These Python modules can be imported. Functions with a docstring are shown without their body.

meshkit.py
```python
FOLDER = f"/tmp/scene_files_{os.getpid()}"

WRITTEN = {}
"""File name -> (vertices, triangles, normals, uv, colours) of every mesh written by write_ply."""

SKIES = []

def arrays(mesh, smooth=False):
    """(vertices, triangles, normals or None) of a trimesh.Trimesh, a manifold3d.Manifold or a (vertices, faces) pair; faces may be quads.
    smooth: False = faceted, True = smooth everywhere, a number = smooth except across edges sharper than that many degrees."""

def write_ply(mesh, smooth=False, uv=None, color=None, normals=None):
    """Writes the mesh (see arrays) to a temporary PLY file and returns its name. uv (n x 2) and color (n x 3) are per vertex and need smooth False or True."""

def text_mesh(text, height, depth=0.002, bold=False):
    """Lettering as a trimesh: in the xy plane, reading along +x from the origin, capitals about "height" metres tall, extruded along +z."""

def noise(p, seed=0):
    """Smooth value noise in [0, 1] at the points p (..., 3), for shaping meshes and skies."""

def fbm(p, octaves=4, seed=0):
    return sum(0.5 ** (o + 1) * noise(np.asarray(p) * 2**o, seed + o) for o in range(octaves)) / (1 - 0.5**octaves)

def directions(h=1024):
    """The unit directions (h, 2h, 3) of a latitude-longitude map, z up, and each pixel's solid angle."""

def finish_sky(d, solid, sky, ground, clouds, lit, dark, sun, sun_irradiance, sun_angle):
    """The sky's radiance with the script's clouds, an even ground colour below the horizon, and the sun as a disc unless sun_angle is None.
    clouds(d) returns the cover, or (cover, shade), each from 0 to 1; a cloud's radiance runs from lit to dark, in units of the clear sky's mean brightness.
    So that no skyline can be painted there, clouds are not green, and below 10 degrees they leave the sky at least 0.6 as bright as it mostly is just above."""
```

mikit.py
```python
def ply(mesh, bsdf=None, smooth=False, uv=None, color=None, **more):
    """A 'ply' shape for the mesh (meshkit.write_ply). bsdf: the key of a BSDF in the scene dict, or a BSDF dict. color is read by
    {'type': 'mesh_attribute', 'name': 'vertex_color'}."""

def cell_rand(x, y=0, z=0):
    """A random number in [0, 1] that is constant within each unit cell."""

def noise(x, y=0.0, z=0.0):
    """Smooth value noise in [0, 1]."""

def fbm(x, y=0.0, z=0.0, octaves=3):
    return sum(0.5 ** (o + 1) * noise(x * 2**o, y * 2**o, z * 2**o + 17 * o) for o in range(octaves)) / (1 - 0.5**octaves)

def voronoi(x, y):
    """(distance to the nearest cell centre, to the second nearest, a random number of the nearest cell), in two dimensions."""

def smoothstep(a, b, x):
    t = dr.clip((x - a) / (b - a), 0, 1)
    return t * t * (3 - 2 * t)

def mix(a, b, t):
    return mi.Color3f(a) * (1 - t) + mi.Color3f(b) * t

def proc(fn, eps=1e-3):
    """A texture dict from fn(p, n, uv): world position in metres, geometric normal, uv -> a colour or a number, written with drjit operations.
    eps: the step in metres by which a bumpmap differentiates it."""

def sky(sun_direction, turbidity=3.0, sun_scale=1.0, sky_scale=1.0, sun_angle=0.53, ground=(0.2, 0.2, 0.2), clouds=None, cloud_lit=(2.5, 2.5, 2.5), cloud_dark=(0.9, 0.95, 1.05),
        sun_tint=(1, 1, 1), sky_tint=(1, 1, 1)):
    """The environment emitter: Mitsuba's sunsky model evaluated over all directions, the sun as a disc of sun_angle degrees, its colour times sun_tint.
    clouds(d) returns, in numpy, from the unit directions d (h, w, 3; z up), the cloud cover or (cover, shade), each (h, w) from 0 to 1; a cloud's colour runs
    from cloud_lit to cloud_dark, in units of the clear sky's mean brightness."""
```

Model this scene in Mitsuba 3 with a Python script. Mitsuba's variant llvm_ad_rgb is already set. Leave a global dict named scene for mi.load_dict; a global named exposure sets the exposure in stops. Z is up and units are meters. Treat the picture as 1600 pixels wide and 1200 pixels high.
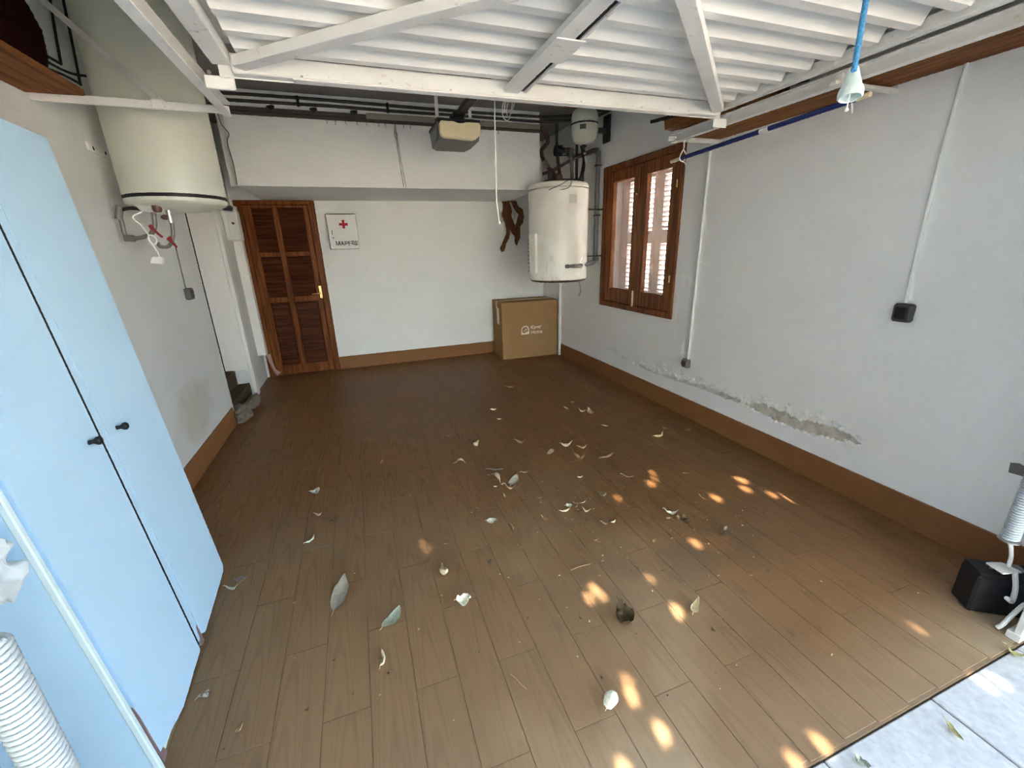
import math, random
import numpy as np, trimesh, mitsuba as mi, drjit as dr
import mikit, meshkit
from shapely.geometry import Polygon
from trimesh.transformations import rotation_matrix as RM

PI = math.pi
rng = np.random.default_rng(7)
scene, labels = {'type': 'scene'}, {}

# ------------------------------------------------------------------ camera, sky, exposure
_right = np.array([0.94034, -0.33898, -0.02921])
_up = np.array([0.13098, 0.28143, 0.95060])
_fwd = np.array([0.31401, 0.89771, -0.30904])
_m = np.eye(4)
_m[:3, 0], _m[:3, 1], _m[:3, 2], _m[:3, 3] = -_right, _up, _fwd, (0, 0, 1.45)
scene['camera'] = {'type': 'perspective', 'fov': 101.184, 'fov_axis': 'x', 'near_clip': 0.02, 'far_clip': 300,
                   'to_world': mi.ScalarTransform4f(_m.tolist())}
SUN = np.array([-0.11, -0.70, 0.715]); SUN /= np.linalg.norm(SUN)
scene['sky'] = mikit.sky(SUN, turbidity=4.0, sun_scale=1.0, sky_scale=1.0, sky_tint=(1.10, 1.0, .88), ground=(0.32, 0.29, 0.25))
exposure = 5.6

# ------------------------------------------------------------------ materials
def C(*c): return {'type': 'rgb', 'value': list(c)}
def diff(name, c): scene[name] = {'type': 'twosided', 'bsdf': {'type': 'diffuse', 'reflectance': C(*c) if isinstance(c, tuple) else c}}
def prin(name, c, rough=.5, metal=0., spec=.5, **k):
    scene[name] = {'type': 'twosided', 'bsdf': {'type': 'principled', 'base_color': C(*c) if isinstance(c, tuple) else c,
                   'roughness': rough, 'metallic': metal, 'specular': spec, **k}}
N, FBM, SS, MIX = mikit.noise, mikit.fbm, mikit.smoothstep, mikit.mix

def f_wall(p, n, uv):
    a = FBM(p.x*1.3+3, p.y*1.3, p.z*1.3, 4)
    b = N(p.x*38, p.y*38, p.z*38)
    c = MIX((.80, .83, .82), (.85, .875, .87), SS(.3, .7, a))
    return c*(0.975+.04*b)
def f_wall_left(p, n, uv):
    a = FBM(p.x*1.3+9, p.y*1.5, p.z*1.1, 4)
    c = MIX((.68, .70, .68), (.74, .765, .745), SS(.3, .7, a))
    d2 = dr.square((p.y-3.42)/.42) + dr.square((p.z-.42)/.24)
    st = SS(1.0, .1, d2 + .9*(FBM(p.y*9, p.z*9, 2.0, 4)-.5))
    return MIX(c, c*mi.Color3f(.88, .83, .75), st)
def f_wall_right(p, n, uv):
    a = FBM(p.x+5, p.y*1.2, p.z*1.2, 4)
    b = N(p.y*45, p.z*45)
    c = MIX((.865, .87, .85), (.90, .905, .885), SS(.3, .7, a))*(0.98+.03*b)
    band = SS(.30, .27, p.z + .03*(FBM(p.y*6, 1.0, 0., 3)-.5))       # newer, bluer filler coat along the skirting
    return MIX(c, (.89, .90, .91), band*.8)
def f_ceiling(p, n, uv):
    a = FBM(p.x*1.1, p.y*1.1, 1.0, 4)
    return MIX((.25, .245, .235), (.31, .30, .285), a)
def plank_ids(p):
    col = dr.floor((p.x+.2930)/.15)
    odd = col - 2*dr.floor(col/2)
    row = dr.floor((p.y-1.1220-odd*.311)/.622)
    return col, row
def f_floor(p, n, uv):
    col, row = plank_ids(p)
    r = mikit.cell_rand(col+50, row+50, 3); r2 = mikit.cell_rand(col+50, row+50, 7)
    lx = (p.x+.2930)/.15 - col - .5
    yy = p.y + r*13
    cx = (r2-.5)*.7
    arch = dr.abs(lx-cx)*dr.abs(lx-cx)*5.0 + .9*yy + .16*FBM(lx*3+r*9, yy*3.0, r*5, 3)
    ring = .5 + .5*dr.sin(arch*26)
    fine = N(p.x*420, yy*9, r*31)
    mid = N(p.x*90+r*40, yy*3.5, 2.0)
    g = SS(.62, .97, ring)*.38 + SS(.55, .95, fine)*.16 + SS(.55, .9, mid)*.26
    c = MIX((.208, .104, .042), (.112, .050, .020), g*.9)
    c = c*(.985+.03*r)
    d1 = FBM(p.x*2.3+4, p.y*2.3, 3.0, 5)
    spot = dr.exp(-(dr.square((p.x-1.36)/.42)+dr.square((p.y-1.32)/.20)))
    dirt = dr.clip(SS(.44, .66, d1)*.16 + spot*SS(.34, .62, FBM(p.x*9, p.y*9, 1.0, 4))*.55, 0, 1)
    c = MIX(c, (.085, .062, .045), dirt)
    dust_light = (.45+.55*SS(.35, .7, FBM(p.x*1.7+20, p.y*1.7, 6.0, 4)))*SS(2.9, .5, p.y)*(1-.88*SS(.7, 1.6, p.x)*SS(.5, .85, p.y))  # dust near the door; the dimmer light to the right is painted in
    return MIX(c, (.56, .455, .305), dust_light*.46)
def f_floor_rough(p, n, uv):
    return .36 + .22*FBM(p.x*3, p.y*3, 0., 4)
def f_skirt(p, n, uv):
    a = FBM(p.x*14, p.y*14, p.z*40, 4); b = FBM(p.x*2, p.y*2, p.z*3, 3)
    return MIX((.255, .118, .048), (.20, .090, .036), a)*(.85+.3*b)
def f_paver(p, n, uv):
    a = FBM(p.x*14, p.y*14, 1., 5); b = FBM(p.x*70, p.y*70, 3., 2)
    return MIX((.46, .465, .46), (.58, .58, .57), a)*(.86+.28*b)
def f_ground(p, n, uv):
    a = FBM(p.x*.7, p.y*.7, 1., 4); b = N(p.x*40, p.y*40)
    return MIX((.52, .51, .47), (.62, .60, .56), a)*(.9+.2*b)
def wood(c0, c1, axis, k=1.0):
    def f(p, n, uv):
        u, v, w = (p.x, p.y, p.z) if axis == 'z' else ((p.x, p.z, p.y) if axis == 'y' else (p.z, p.y, p.x))
        a = FBM(u*70*k, v*70*k, w*3*k, 4); b = FBM(u*9, v*9, w*.9+3, 3)
        return MIX(c0, c1, SS(.35, .65, a))*(.72+.56*b)
    return mikit.proc(f)
def f_whitemetal(p, n, uv):
    a = FBM(p.x*5, p.y*5, p.z*5+2, 4); b = FBM(p.x*40, p.y*40, p.z*40, 3)
    c = MIX((.72, .715, .69), (.62, .605, .57), SS(.42, .72, a)*.7)
    return MIX(c, (.42, .32, .23), SS(.72, .80, b)*.35)
def f_sheet(p, n, uv):
    a = FBM(p.x*2, p.y*6, 2., 4)
    return MIX((.72, .715, .69), (.64, .625, .60), SS(.4, .75, a)*.6)
def f_tank_right(p, n, uv):
    a = FBM(p.x*6, p.y*6, p.z*3, 4)
    s = SS(.60, .75, FBM(p.x*26, p.y*26, p.z*9, 4))*SS(1.55, 1.2, p.z)
    return MIX(MIX((.88, .87, .80), (.80, .78, .70), SS(.4, .7, a)), (.28, .24, .19), s*.32)
def f_tank_left(p, n, uv):
    a = FBM(p.x*3, p.y*3, p.z*2, 4)
    return MIX((.64, .66, .575), (.60, .615, .53), a)
def f_wardrobe(p, n, uv):
    a = FBM(p.x*2, p.y*3, p.z*1.5, 3)
    return MIX((.47, .69, .86), (.51, .725, .89), a)
def f_card(p, n, uv):
    a = FBM(p.x*9, p.y*9, p.z*3, 4); b = N(p.x*300, p.y*300, p.z*8)
    return MIX((.34, .205, .095), (.38, .235, .115), a)*(.95+.08*b)
def f_peel(p, n, uv):
    a = FBM(p.y*22, p.z*22, 1., 4); b = FBM(p.y*90, p.z*90, 1., 3)
    warm = SS(2.6, 1.9, p.y)
    c = MIX((.66, .66, .64), (.64, .60, .52), warm)
    return MIX(c, c*.72, SS(.4, .7, a))*(.85+.3*b)
def f_foliage(p, n, uv):
    return MIX((.05, .10, .025), (.10, .17, .04), N(p.x*4, p.y*4, p.z*4))

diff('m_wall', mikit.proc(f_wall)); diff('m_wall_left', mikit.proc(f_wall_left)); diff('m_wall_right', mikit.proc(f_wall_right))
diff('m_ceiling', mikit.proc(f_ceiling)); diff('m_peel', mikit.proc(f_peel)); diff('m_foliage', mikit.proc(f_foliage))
prin('m_floor', mikit.proc(f_floor), mikit.proc(f_floor_rough), spec=.16)
diff('m_grout', (.24, .165, .105))
prin('m_skirt', mikit.proc(f_skirt), .55, spec=.15)
diff('m_paver', mikit.proc(f_paver)); diff('m_dark_joint', (.10, .10, .105)); diff('m_ground', mikit.proc(f_ground))
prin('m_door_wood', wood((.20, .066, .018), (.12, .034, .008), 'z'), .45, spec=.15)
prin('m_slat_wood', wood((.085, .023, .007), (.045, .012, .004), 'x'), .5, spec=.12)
prin('m_window_wood', wood((.225, .078, .022), (.120, .036, .010), 'z'), .4, spec=.2)
prin('m_plank_wood', wood((.235, .095, .034), (.15, .058, .020), 'y'), .65, spec=.12)
prin('m_shutter', (.70, .60, .54), .55, spec=.3)
prin('m_white_metal', mikit.proc(f_whitemetal), .45, spec=.45)
prin('m_sheet', mikit.proc(f_sheet), .45, spec=.45)
prin('m_white_plastic', (.80, .80, .77), .35, spec=.5)
prin('m_cream_plastic', (.70, .62, .40), .4, spec=.4)
prin('m_dark_plastic', (.055, .050, .045), .45, spec=.4)
prin('m_mid_plastic', (.11, .105, .095), .5, spec=.35)
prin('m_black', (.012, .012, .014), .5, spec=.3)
prin('m_tank_left', mikit.proc(f_tank_left), .28, spec=.5)
prin('m_tank_right', mikit.proc(f_tank_right), .38, spec=.45)
prin('m_wardrobe', mikit.proc(f_wardrobe), .45, spec=.35)
prin('m_wardrobe_edge', (.66, .80, .82), .4, spec=.4)
diff('m_chipboard', (.24, .17, .16))
diff('m_card', mikit.proc(f_card)); diff('m_print', (.86, .74, .64)); prin('m_tape', (.52, .42, .30), .2, spec=.5)
prin('m_steel', (.55, .54, .52), .35, 1.0)
prin('m_brass', (.75, .56, .26), .3, 1.0)
prin('m_grey_pvc', (.15, .155, .16), .45, spec=.4)
prin('m_conduit_grey', (.16, .155, .145), .5, spec=.35)
prin('m_dark_pipe', (.045, .042, .040), .5, spec=.35)
prin('m_copper_dark', (.10, .055, .045), .5, .3)
prin('m_braid', (.20, .185, .165), .45, .4)
prin('m_red', (.22, .022, .025), .45, spec=.4)
prin('m_red_ink', (.42, .02, .03), .6, spec=.2)
prin('m_ink', (.015, .015, .018), .6, spec=.2)
prin('m_cabinet', (.70, .71, .70), .4, spec=.4)
prin('m_blue_rope', (.07, .27, .50), .6, spec=.2)
prin('m_blue_pole', (.012, .022, .12), .35, spec=.5)
prin('m_bell', (.62, .74, .72), .3, spec=.5)
prin('m_bag', (.60, .65, .66), .5, spec=.3)
prin('m_spring', (.43, .47, .48), .45, spec=.4)
diff('m_added_side_wall', (.50, .48, .44)); diff('m_brown_cloth', (.15, .075, .035)); diff('m_basket', (.018, .006, .006)); diff('m_stone', (.21, .18, .14))
diff('m_stone_dark', (.10, .078, .055)); diff('m_pink', (.42, .27, .24)); diff('m_paper', (.62, .62, .58)); diff('m_bark', (.11, .085, .06))
diff('m_rust_strip', (.30, .29, .24)); diff('m_dark_board', (.085, .080, .072))
scene['m_glass'] = {'type': 'thindielectric', 'int_ior': 1.5, 'ext_ior': 1.0}
TONES = dict(palegreen=(.56, .62, .54), cream=(.68, .62, .46), white=(.74, .75, .69), grey=(.40, .38, .345), brownflat=(.26, .165, .095), darkbrown=(.115, .085, .055),
             tan=(.44, .30, .19), tangrey=(.31, .25, .19), pink=(.55, .40, .33), yellowgreen=(.60, .58, .33), greyclear=(.37, .33, .29), greygreen=(.42, .45, .40))
for k_, c_ in TONES.items():
    def f_leaf(p, n, uv, c=c_):
        v = N(p.x*160, p.y*160, p.z*160); w = N(p.x*45, p.y*45, 1.0)
        return mi.Color3f(c[0], c[1]*.98, c[2]*.90)*(.74+.26*v+.22*w)
    diff('m_leaf_'+k_, mikit.proc(f_leaf))

# ------------------------------------------------------------------ helpers
def numbered(name):
    if name not in scene and name not in labels and not any(k.startswith(name+'__') for k in scene): return name
    i = 1
    while True:
        k = f'{name}_{i:03d}'
        if k not in scene and k not in labels and not any(q.startswith(k+'__') for q in scene): return k
        i += 1
def tag(key, label=None, cat=None, group=None, kind=None):
    d = labels.setdefault(key, {})
    for a, b in (('label', label), ('category', cat), ('group', group), ('kind', kind)):
        if b: d[a] = b
    return key
def thing(name, label, cat, group=None):
    key = numbered(name); return tag(key, label, cat, group)
def put(name, mesh, mat, parent=None, smooth=False, label=None, cat=None, group=None, kind=None):
    key = numbered(parent+'__'+name if parent else name)
    if isinstance(mesh, list): mesh = trimesh.util.concatenate(mesh)
    scene[key] = mikit.ply(mesh, mat, smooth=smooth)
    if label or cat or group or kind: tag(key, label, cat, group, kind)
    return key
def V(*a): return np.array(a, float)
def hull(pts): return trimesh.convex.convex_hull(np.asarray(pts, float))
def box(lo, hi, b=0.0):
    """axis-aligned box lo..hi with chamfers of b"""
    lo, hi = np.minimum(lo, hi).astype(float), np.maximum(lo, hi).astype(float)
    if b <= 0:
        m = trimesh.creation.box(extents=hi-lo); m.apply_translation((lo+hi)/2); return m
    b = min(b, .45*float((hi-lo).min())); pts = []
    for s in np.ndindex(2, 2, 2):
        c = np.where(np.array(s) == 1, hi, lo); d = np.where(np.array(s) == 1, -b, b)
        for k in range(3):
            q = c.copy() + d; q[k] = c[k]; pts.append(q)
    return hull(pts)
def frame_of(d, up=(0, 0, 1)):
    d = np.asarray(d, float); d = d/np.linalg.norm(d); up = np.asarray(up, float)
    if abs(d @ up) > .98: up = V(0, 1, 0)
    a = np.cross(d, up); a /= np.linalg.norm(a); return d, a, np.cross(a, d)
def bar(p, q, w, h, up=(0, 0, 1), b=.002):
    """bar from p to q, w wide sideways, h along up"""
    p, q = V(*p), V(*q); d, a, u = frame_of(q-p, up); L = np.linalg.norm(q-p)
    m = box((0, -w/2, -h/2), (L, w/2, h/2), b); M = np.eye(4); M[:3, 0], M[:3, 1], M[:3, 2], M[:3, 3] = d, a, u, p
    if np.linalg.det(M[:3, :3]) < 0: M[:3, 1] *= -1
    m.apply_transform(M); return m
def spline(pts, n=8):
    pts = np.asarray(pts, float)
    if len(pts) < 3: return pts
    P = np.vstack([2*pts[0]-pts[1], pts, 2*pts[-1]-pts[-2]]); out = []
    for i in range(1, len(P)-2):
        for t in np.arange(n)/n:
            out.append(.5*((2*P[i])+(-P[i-1]+P[i+1])*t+(2*P[i-1]-5*P[i]+4*P[i+1]-P[i+2])*t*t+(-P[i-1]+3*P[i]-3*P[i+1]+P[i+2])*t**3))
    out.append(P[-2]); return np.array(out)
def tube(pts, r, sides=10, cap=True):
    p = np.asarray(pts, float); n = len(p); r = np.broadcast_to(r, (n,))
    t = np.gradient(p, axis=0); t /= np.linalg.norm(t, axis=1, keepdims=True)+1e-12
    a = np.zeros_like(p); ref = V(0, 0, 1) if abs(t[0][2]) < .9 else V(1, 0, 0)
    a[0] = np.cross(t[0], ref); a[0] /= np.linalg.norm(a[0])
    for i in range(1, n):
        a[i] = a[i-1]-t[i]*(a[i-1] @ t[i]); a[i] /= np.linalg.norm(a[i])+1e-12
    b = np.cross(t, a); ang = np.arange(sides)*2*PI/sides
    v = p[:, None]+r[:, None, None]*(np.cos(ang)[None, :, None]*a[:, None]+np.sin(ang)[None, :, None]*b[:, None])
    v = v.reshape(-1, 3); f = []
    for i in range(n-1):
        for j in range(sides):
            k = (j+1) % sides; A, B, Cc, D = i*sides+j, i*sides+k, (i+1)*sides+k, (i+1)*sides+j
            f += [(A, B, Cc), (A, Cc, D)]
    if cap:
        c0, c1 = len(v), len(v)+1; v = np.vstack([v, p[0], p[-1]])
        for j in range(sides):
            k = (j+1) % sides; f += [(c0, k, j), (c1, (n-1)*sides+j, (n-1)*sides+k)]
    m = trimesh.Trimesh(v, f, process=False); return m
def cyl(p, q, r, sides=20): return tube([p, q], r, sides)
def lathe(profile, center, sides=48, axis='z'):
    """profile of (radius, height) revolved about a vertical axis through center"""
    prof = np.asarray(profile, float); ang = np.arange(sides)*2*PI/sides
    v = np.stack([prof[:, None, 0]*np.cos(ang), prof[:, None, 0]*np.sin(ang), np.broadcast_to(prof[:, None, 1], (len(prof), sides))], -1).reshape(-1, 3)
    f = []
    for i in range(len(prof)-1):
        for j in range(sides):
            k = (j+1) % sides; A, B, Cc, D = i*sides+j, i*sides+k, (i+1)*sides+k, (i+1)*sides+j
            f += [(A, B, Cc), (A, Cc, D)]
    if axis == 'y': v = v[:, [0, 2, 1]]; f = [g[::-1] for g in f]
    if axis == 'x': v = v[:, [2, 0, 1]]
    m = trimesh.Trimesh(v+np.asarray(center, float), f, process=False); return m
def rprofile(r, z0, z1, b, n=5):
    """closed profile of a drum with rounded rims, from bottom centre to top centre"""
    P = [(1e-4, z0)]
    for i in range(n+1):
        a = -PI/2+PI/2*i/n; P.append((r-b+b*math.cos(a), z0+b+b*math.sin(a)))
    for i in range(n+1):
        a = PI/2*i/n; P.append((r-b+b*math.cos(a), z1-b+b*math.sin(a)))
    P.append((1e-4, z1)); return P
def prism(poly, h, M=None):
    m = trimesh.creation.extrude_polygon(poly if isinstance(poly, Polygon) else Polygon(poly), h, engine='earcut')
    if M is not None: m.apply_transform(M)
    return m
def mat4(ex, ey, ez, o):
    M = np.eye(4); M[:3, 0], M[:3, 1], M[:3, 2], M[:3, 3] = ex, ey, ez, o; return M
def text(s, h, depth, M, bold=False, width=None):
    m = meshkit.text_mesh(s, h, depth, bold)
    if width: m.apply_scale([width/m.extents[0], 1, 1])
    m.apply_transform(M); return m
XR, XL, YB, ZC = 2.545, -1.204, 5.757, 2.77       # right wall, left wall, back wall, ceiling
SZ, SY = 2.031, 4.60                              # underside and front of the boxed-out upper back wall
YD = 0.49                                         # threshold

# ------------------------------------------------------------------ large structure
put('ground', box((-14, -30, -.20), (16, 22, -.030)), 'm_ground', kind='structure')
put('floor', box((XL-.4, YD, -.15), (XR+.02, YB+.15, -.0022)), 'm_grout', kind='structure')
# wood-look floor tiles, 15 x 62 cm in half bond, each a part of the floor
G = .0006
def plank_mesh(x0, x1, y0, y1, z=0.):
    e = .0012; a, b_, c, d = x0+G, x1-G, y0+G, y1-G
    v = [(a, c, -.006), (b_, c, -.006), (b_, d, -.006), (a, d, -.006), (a+e, c+e, z), (b_-e, c+e, z), (b_-e, d-e, z), (a+e, d-e, z)]
    f = [(4, 5, 6), (4, 6, 7), (0, 1, 5), (0, 5, 4), (1, 2, 6), (1, 6, 5), (2, 3, 7), (2, 7, 6), (3, 0, 4), (3, 4, 7)]
    return trimesh.Trimesh(v, f, process=False)
prng = np.random.default_rng(3)
for ci in range(-7, 19):
    x0, x1 = -.293+.15*ci, -.293+.15*(ci+1)
    x0, x1 = max(x0, XL), min(x1, XR)
    if x1-x0 < .02: continue
    off = 1.122+(ci % 2)*.311
    for ri in range(-3, 9):
        y0, y1 = max(off+.622*ri, YD+.004), min(off+.622*(ri+1), YB)
        if y1-y0 < .02: continue
        put('plank', plank_mesh(x0, x1, y0, y1, prng.uniform(-.0005, .0003)), 'm_floor', 'floor')
# outdoor pavers in front of the threshold
put('patio', box((-3.2, -1.6, -.12), (5.1, YD-.002, -.014)), 'm_dark_joint', kind='structure')
for i in range(-7, 8):
    for j in range(4):
        x0, y1 = .60+.5*i+.0, YD-.004-.5*j
        put('paver', box((x0+.003, y1-.5+.003, -.05), (x0+.5-.003, y1-.001, -.004-.001*((i*3+j) % 2)), .003), 'm_paver', 'patio')
put('added_side_wall', box((-2.0, -7.5, -.1), (-1.72, .285, 2.1), .01), 'm_added_side_wall', kind='structure')  # unseen wall added on the left to hold back sky light
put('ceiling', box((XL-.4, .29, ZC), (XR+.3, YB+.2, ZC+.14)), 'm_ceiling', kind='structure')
put('wall_back', box((XL-.4, YB, -.1), (XR+.3, YB+.2, ZC+.05)), 'm_wall', kind='structure')
WY0, WY1, WZ0, WZ1 = 2.99, 4.176, .808, 2.195     # window hole
T_ = .27
put('wall_right', [box((XR, .30, -.1), (XR+T_, WY0, ZC)), box((XR, WY1, -.1), (XR+T_, YB, ZC)), box((XR, WY0, -.1), (XR+T_, WY1, WZ0)), box((XR, WY0, WZ1), (XR+T_, WY1, ZC))], 'm_wall_right', kind='structure')
OY0, OY1, OZ = 4.215, 4.985, 1.98                 # opening in the left wall
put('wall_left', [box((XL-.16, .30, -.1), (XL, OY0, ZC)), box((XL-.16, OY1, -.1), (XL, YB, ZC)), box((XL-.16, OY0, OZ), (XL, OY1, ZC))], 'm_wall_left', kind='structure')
put('wall_upper', box((-.875, SY, SZ), (2.0, YB, ZC)), 'm_wall', kind='structure')
put('wall_front', [box((-3.2, .29, -.1), (-.56, .49, ZC+.14)), box((2.24, .29, -.1), (5.0, .49, ZC+.14)), box((-.56, .29, 2.26), (2.24, .49, ZC+.14))], 'm_wall', kind='structure')
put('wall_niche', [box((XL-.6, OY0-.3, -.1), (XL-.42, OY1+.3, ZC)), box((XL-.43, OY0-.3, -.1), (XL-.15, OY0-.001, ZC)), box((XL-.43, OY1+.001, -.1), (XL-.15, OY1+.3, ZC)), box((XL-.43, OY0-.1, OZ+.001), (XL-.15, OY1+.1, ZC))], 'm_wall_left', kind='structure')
# peeling plaster on the right wall: bare render seen where the paint skin has come off, with lifted paint flakes along its rim
wr_ = np.random.default_rng(5)
def ribbon(ys, zt, zb, x, rough):
    n = 150; yy = np.linspace(ys[0], ys[-1], n)
    t = np.interp(yy, sorted(ys), [z for _, z in sorted(zip(ys, zt))]); b = np.interp(yy, sorted(ys), [z for _, z in sorted(zip(ys, zb))])
    w = meshkit.fbm(np.stack([yy*16, yy*0, yy*0+1], -1), 4)-.5; w2 = meshkit.fbm(np.stack([yy*23, yy*0, yy*0+9], -1), 4)-.5
    return yy, t+w*rough, b+w2*rough*.6
def ribbon_mesh(yy, t, b, x):
    v, f = [], []
    for i, y in enumerate(yy):
        for k, s in enumerate(np.linspace(0, 1, 5)):
            v.append((x-(.0012+.0016*meshkit.noise(V(y*60, s*7, 3.))*(0 < k < 4)), y, b[i]+(t[i]-b[i])*s))
    for i in range(len(yy)-1):
        for k in range(4):
            a = i*5+k; f += [(a, a+5, a+6), (a, a+6, a+1)]
    return trimesh.Trimesh(v, f, process=False)
ya = [3.40, 3.285, 3.0, 2.80, 2.538, 2.25, 2.18]
yy, t, b = ribbon(ya, [.292, .296, .285, .315, .333, .326, .318], [.286, .268, .270, .285, .296, .300, .312], XR, .046)
put('peeled_patch', ribbon_mesh(yy, t, b, XR), 'm_peel', 'wall_right', label='grey peeled stretch of plaster')
yb_ = [2.16, 2.05, 1.85, 1.72, 1.55, 1.42, 1.362]
yy2, t2, b2 = ribbon(yb_, [.322, .360, .360, .356, .372, .372, .350], [.312, .298, .275, .290, .300, .325, .340], XR, .046)
put('peeled_patch', ribbon_mesh(yy2, t2, b2, XR), 'm_peel', 'wall_right', label='beige peeled stretch of plaster')
def flakes(yy, z, n, spread, seed):
    g = np.random.default_rng(seed); out = []
    for _ in range(n):
        i = g.integers(0, len(yy)); y, zz = yy[i]+g.normal(0, .012), z[i]+abs(g.normal(0, spread))
        s = g.uniform(.004, .017); a = g.uniform(0, 2*PI); lift = g.uniform(.002, .009)
        p = [(XR-.0006, y+s*math.cos(a), zz+s*math.sin(a)), (XR-.0006, y+s*math.cos(a+1.9), zz+s*math.sin(a+1.9)*.8), (XR-lift, y+s*math.cos(a+3.6)*1.2, zz+s*math.sin(a+3.6)), (XR-lift*.7, y+s*math.cos(a+4.9), zz+s*math.sin(a+4.9))]
        out.append(trimesh.Trimesh(p, [(0, 1, 2), (0, 2, 3)], process=False))
    return out
put('paint_flakes', flakes(yy, t, 190, .028, 1)+flakes(yy2, t2, 170, .022, 2)+flakes(yy2, b2-.006, 60, .004, 3)+flakes(np.linspace(3.45, 4.1, 60), np.linspace(.28, .35, 60), 26, .012, 4), 'm_wall_right', 'wall_right', kind='stuff')
put('chipped_spot', [prism(Polygon([(.0, .0), (.045, .004), (.05, .042), (.022, .055), (-.004, .045)]), .001, mat4(V(0, -1, 0), V(0, 0, 1), V(-1, 0, 0), V(XR, .80, .46)))], 'm_conduit_grey', 'wall_right')

# skirting tiles
def skirt(name, p0, p1, n, skip=None):
    p0, p1 = V(*p0), V(*p1); L = np.linalg.norm(p1-p0); d = (p1-p0)/L
    key = tag(numbered(name), kind='structure')
    cuts = [0]; 
    while cuts[-1]+.66 < L: cuts.append(cuts[-1]+.62)
    cuts.append(L)
    for a, b_ in zip(cuts[:-1], cuts[1:]):
        put('tile', hull([q+d*t+np.asarray(n)*o+V(0, 0, z) for q in (p0,) for t in (a+.0002, b_-.0002) for o, z in ((0, 0), (.012, 0), (0, .163), (.010, .163), (.012, .160))]), 'm_skirt', key)
skirt('baseboard_right', (XR, .52, 0), (XR, 5.15, 0), (-1, 0, 0))
skirt('baseboard_back', (-.355, YB, 0), (XR, YB, 0), (0, -1, 0))
skirt('baseboard_left', (XL, .52, 0), (XL, 4.16, 0), (1, 0, 0))

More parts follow.
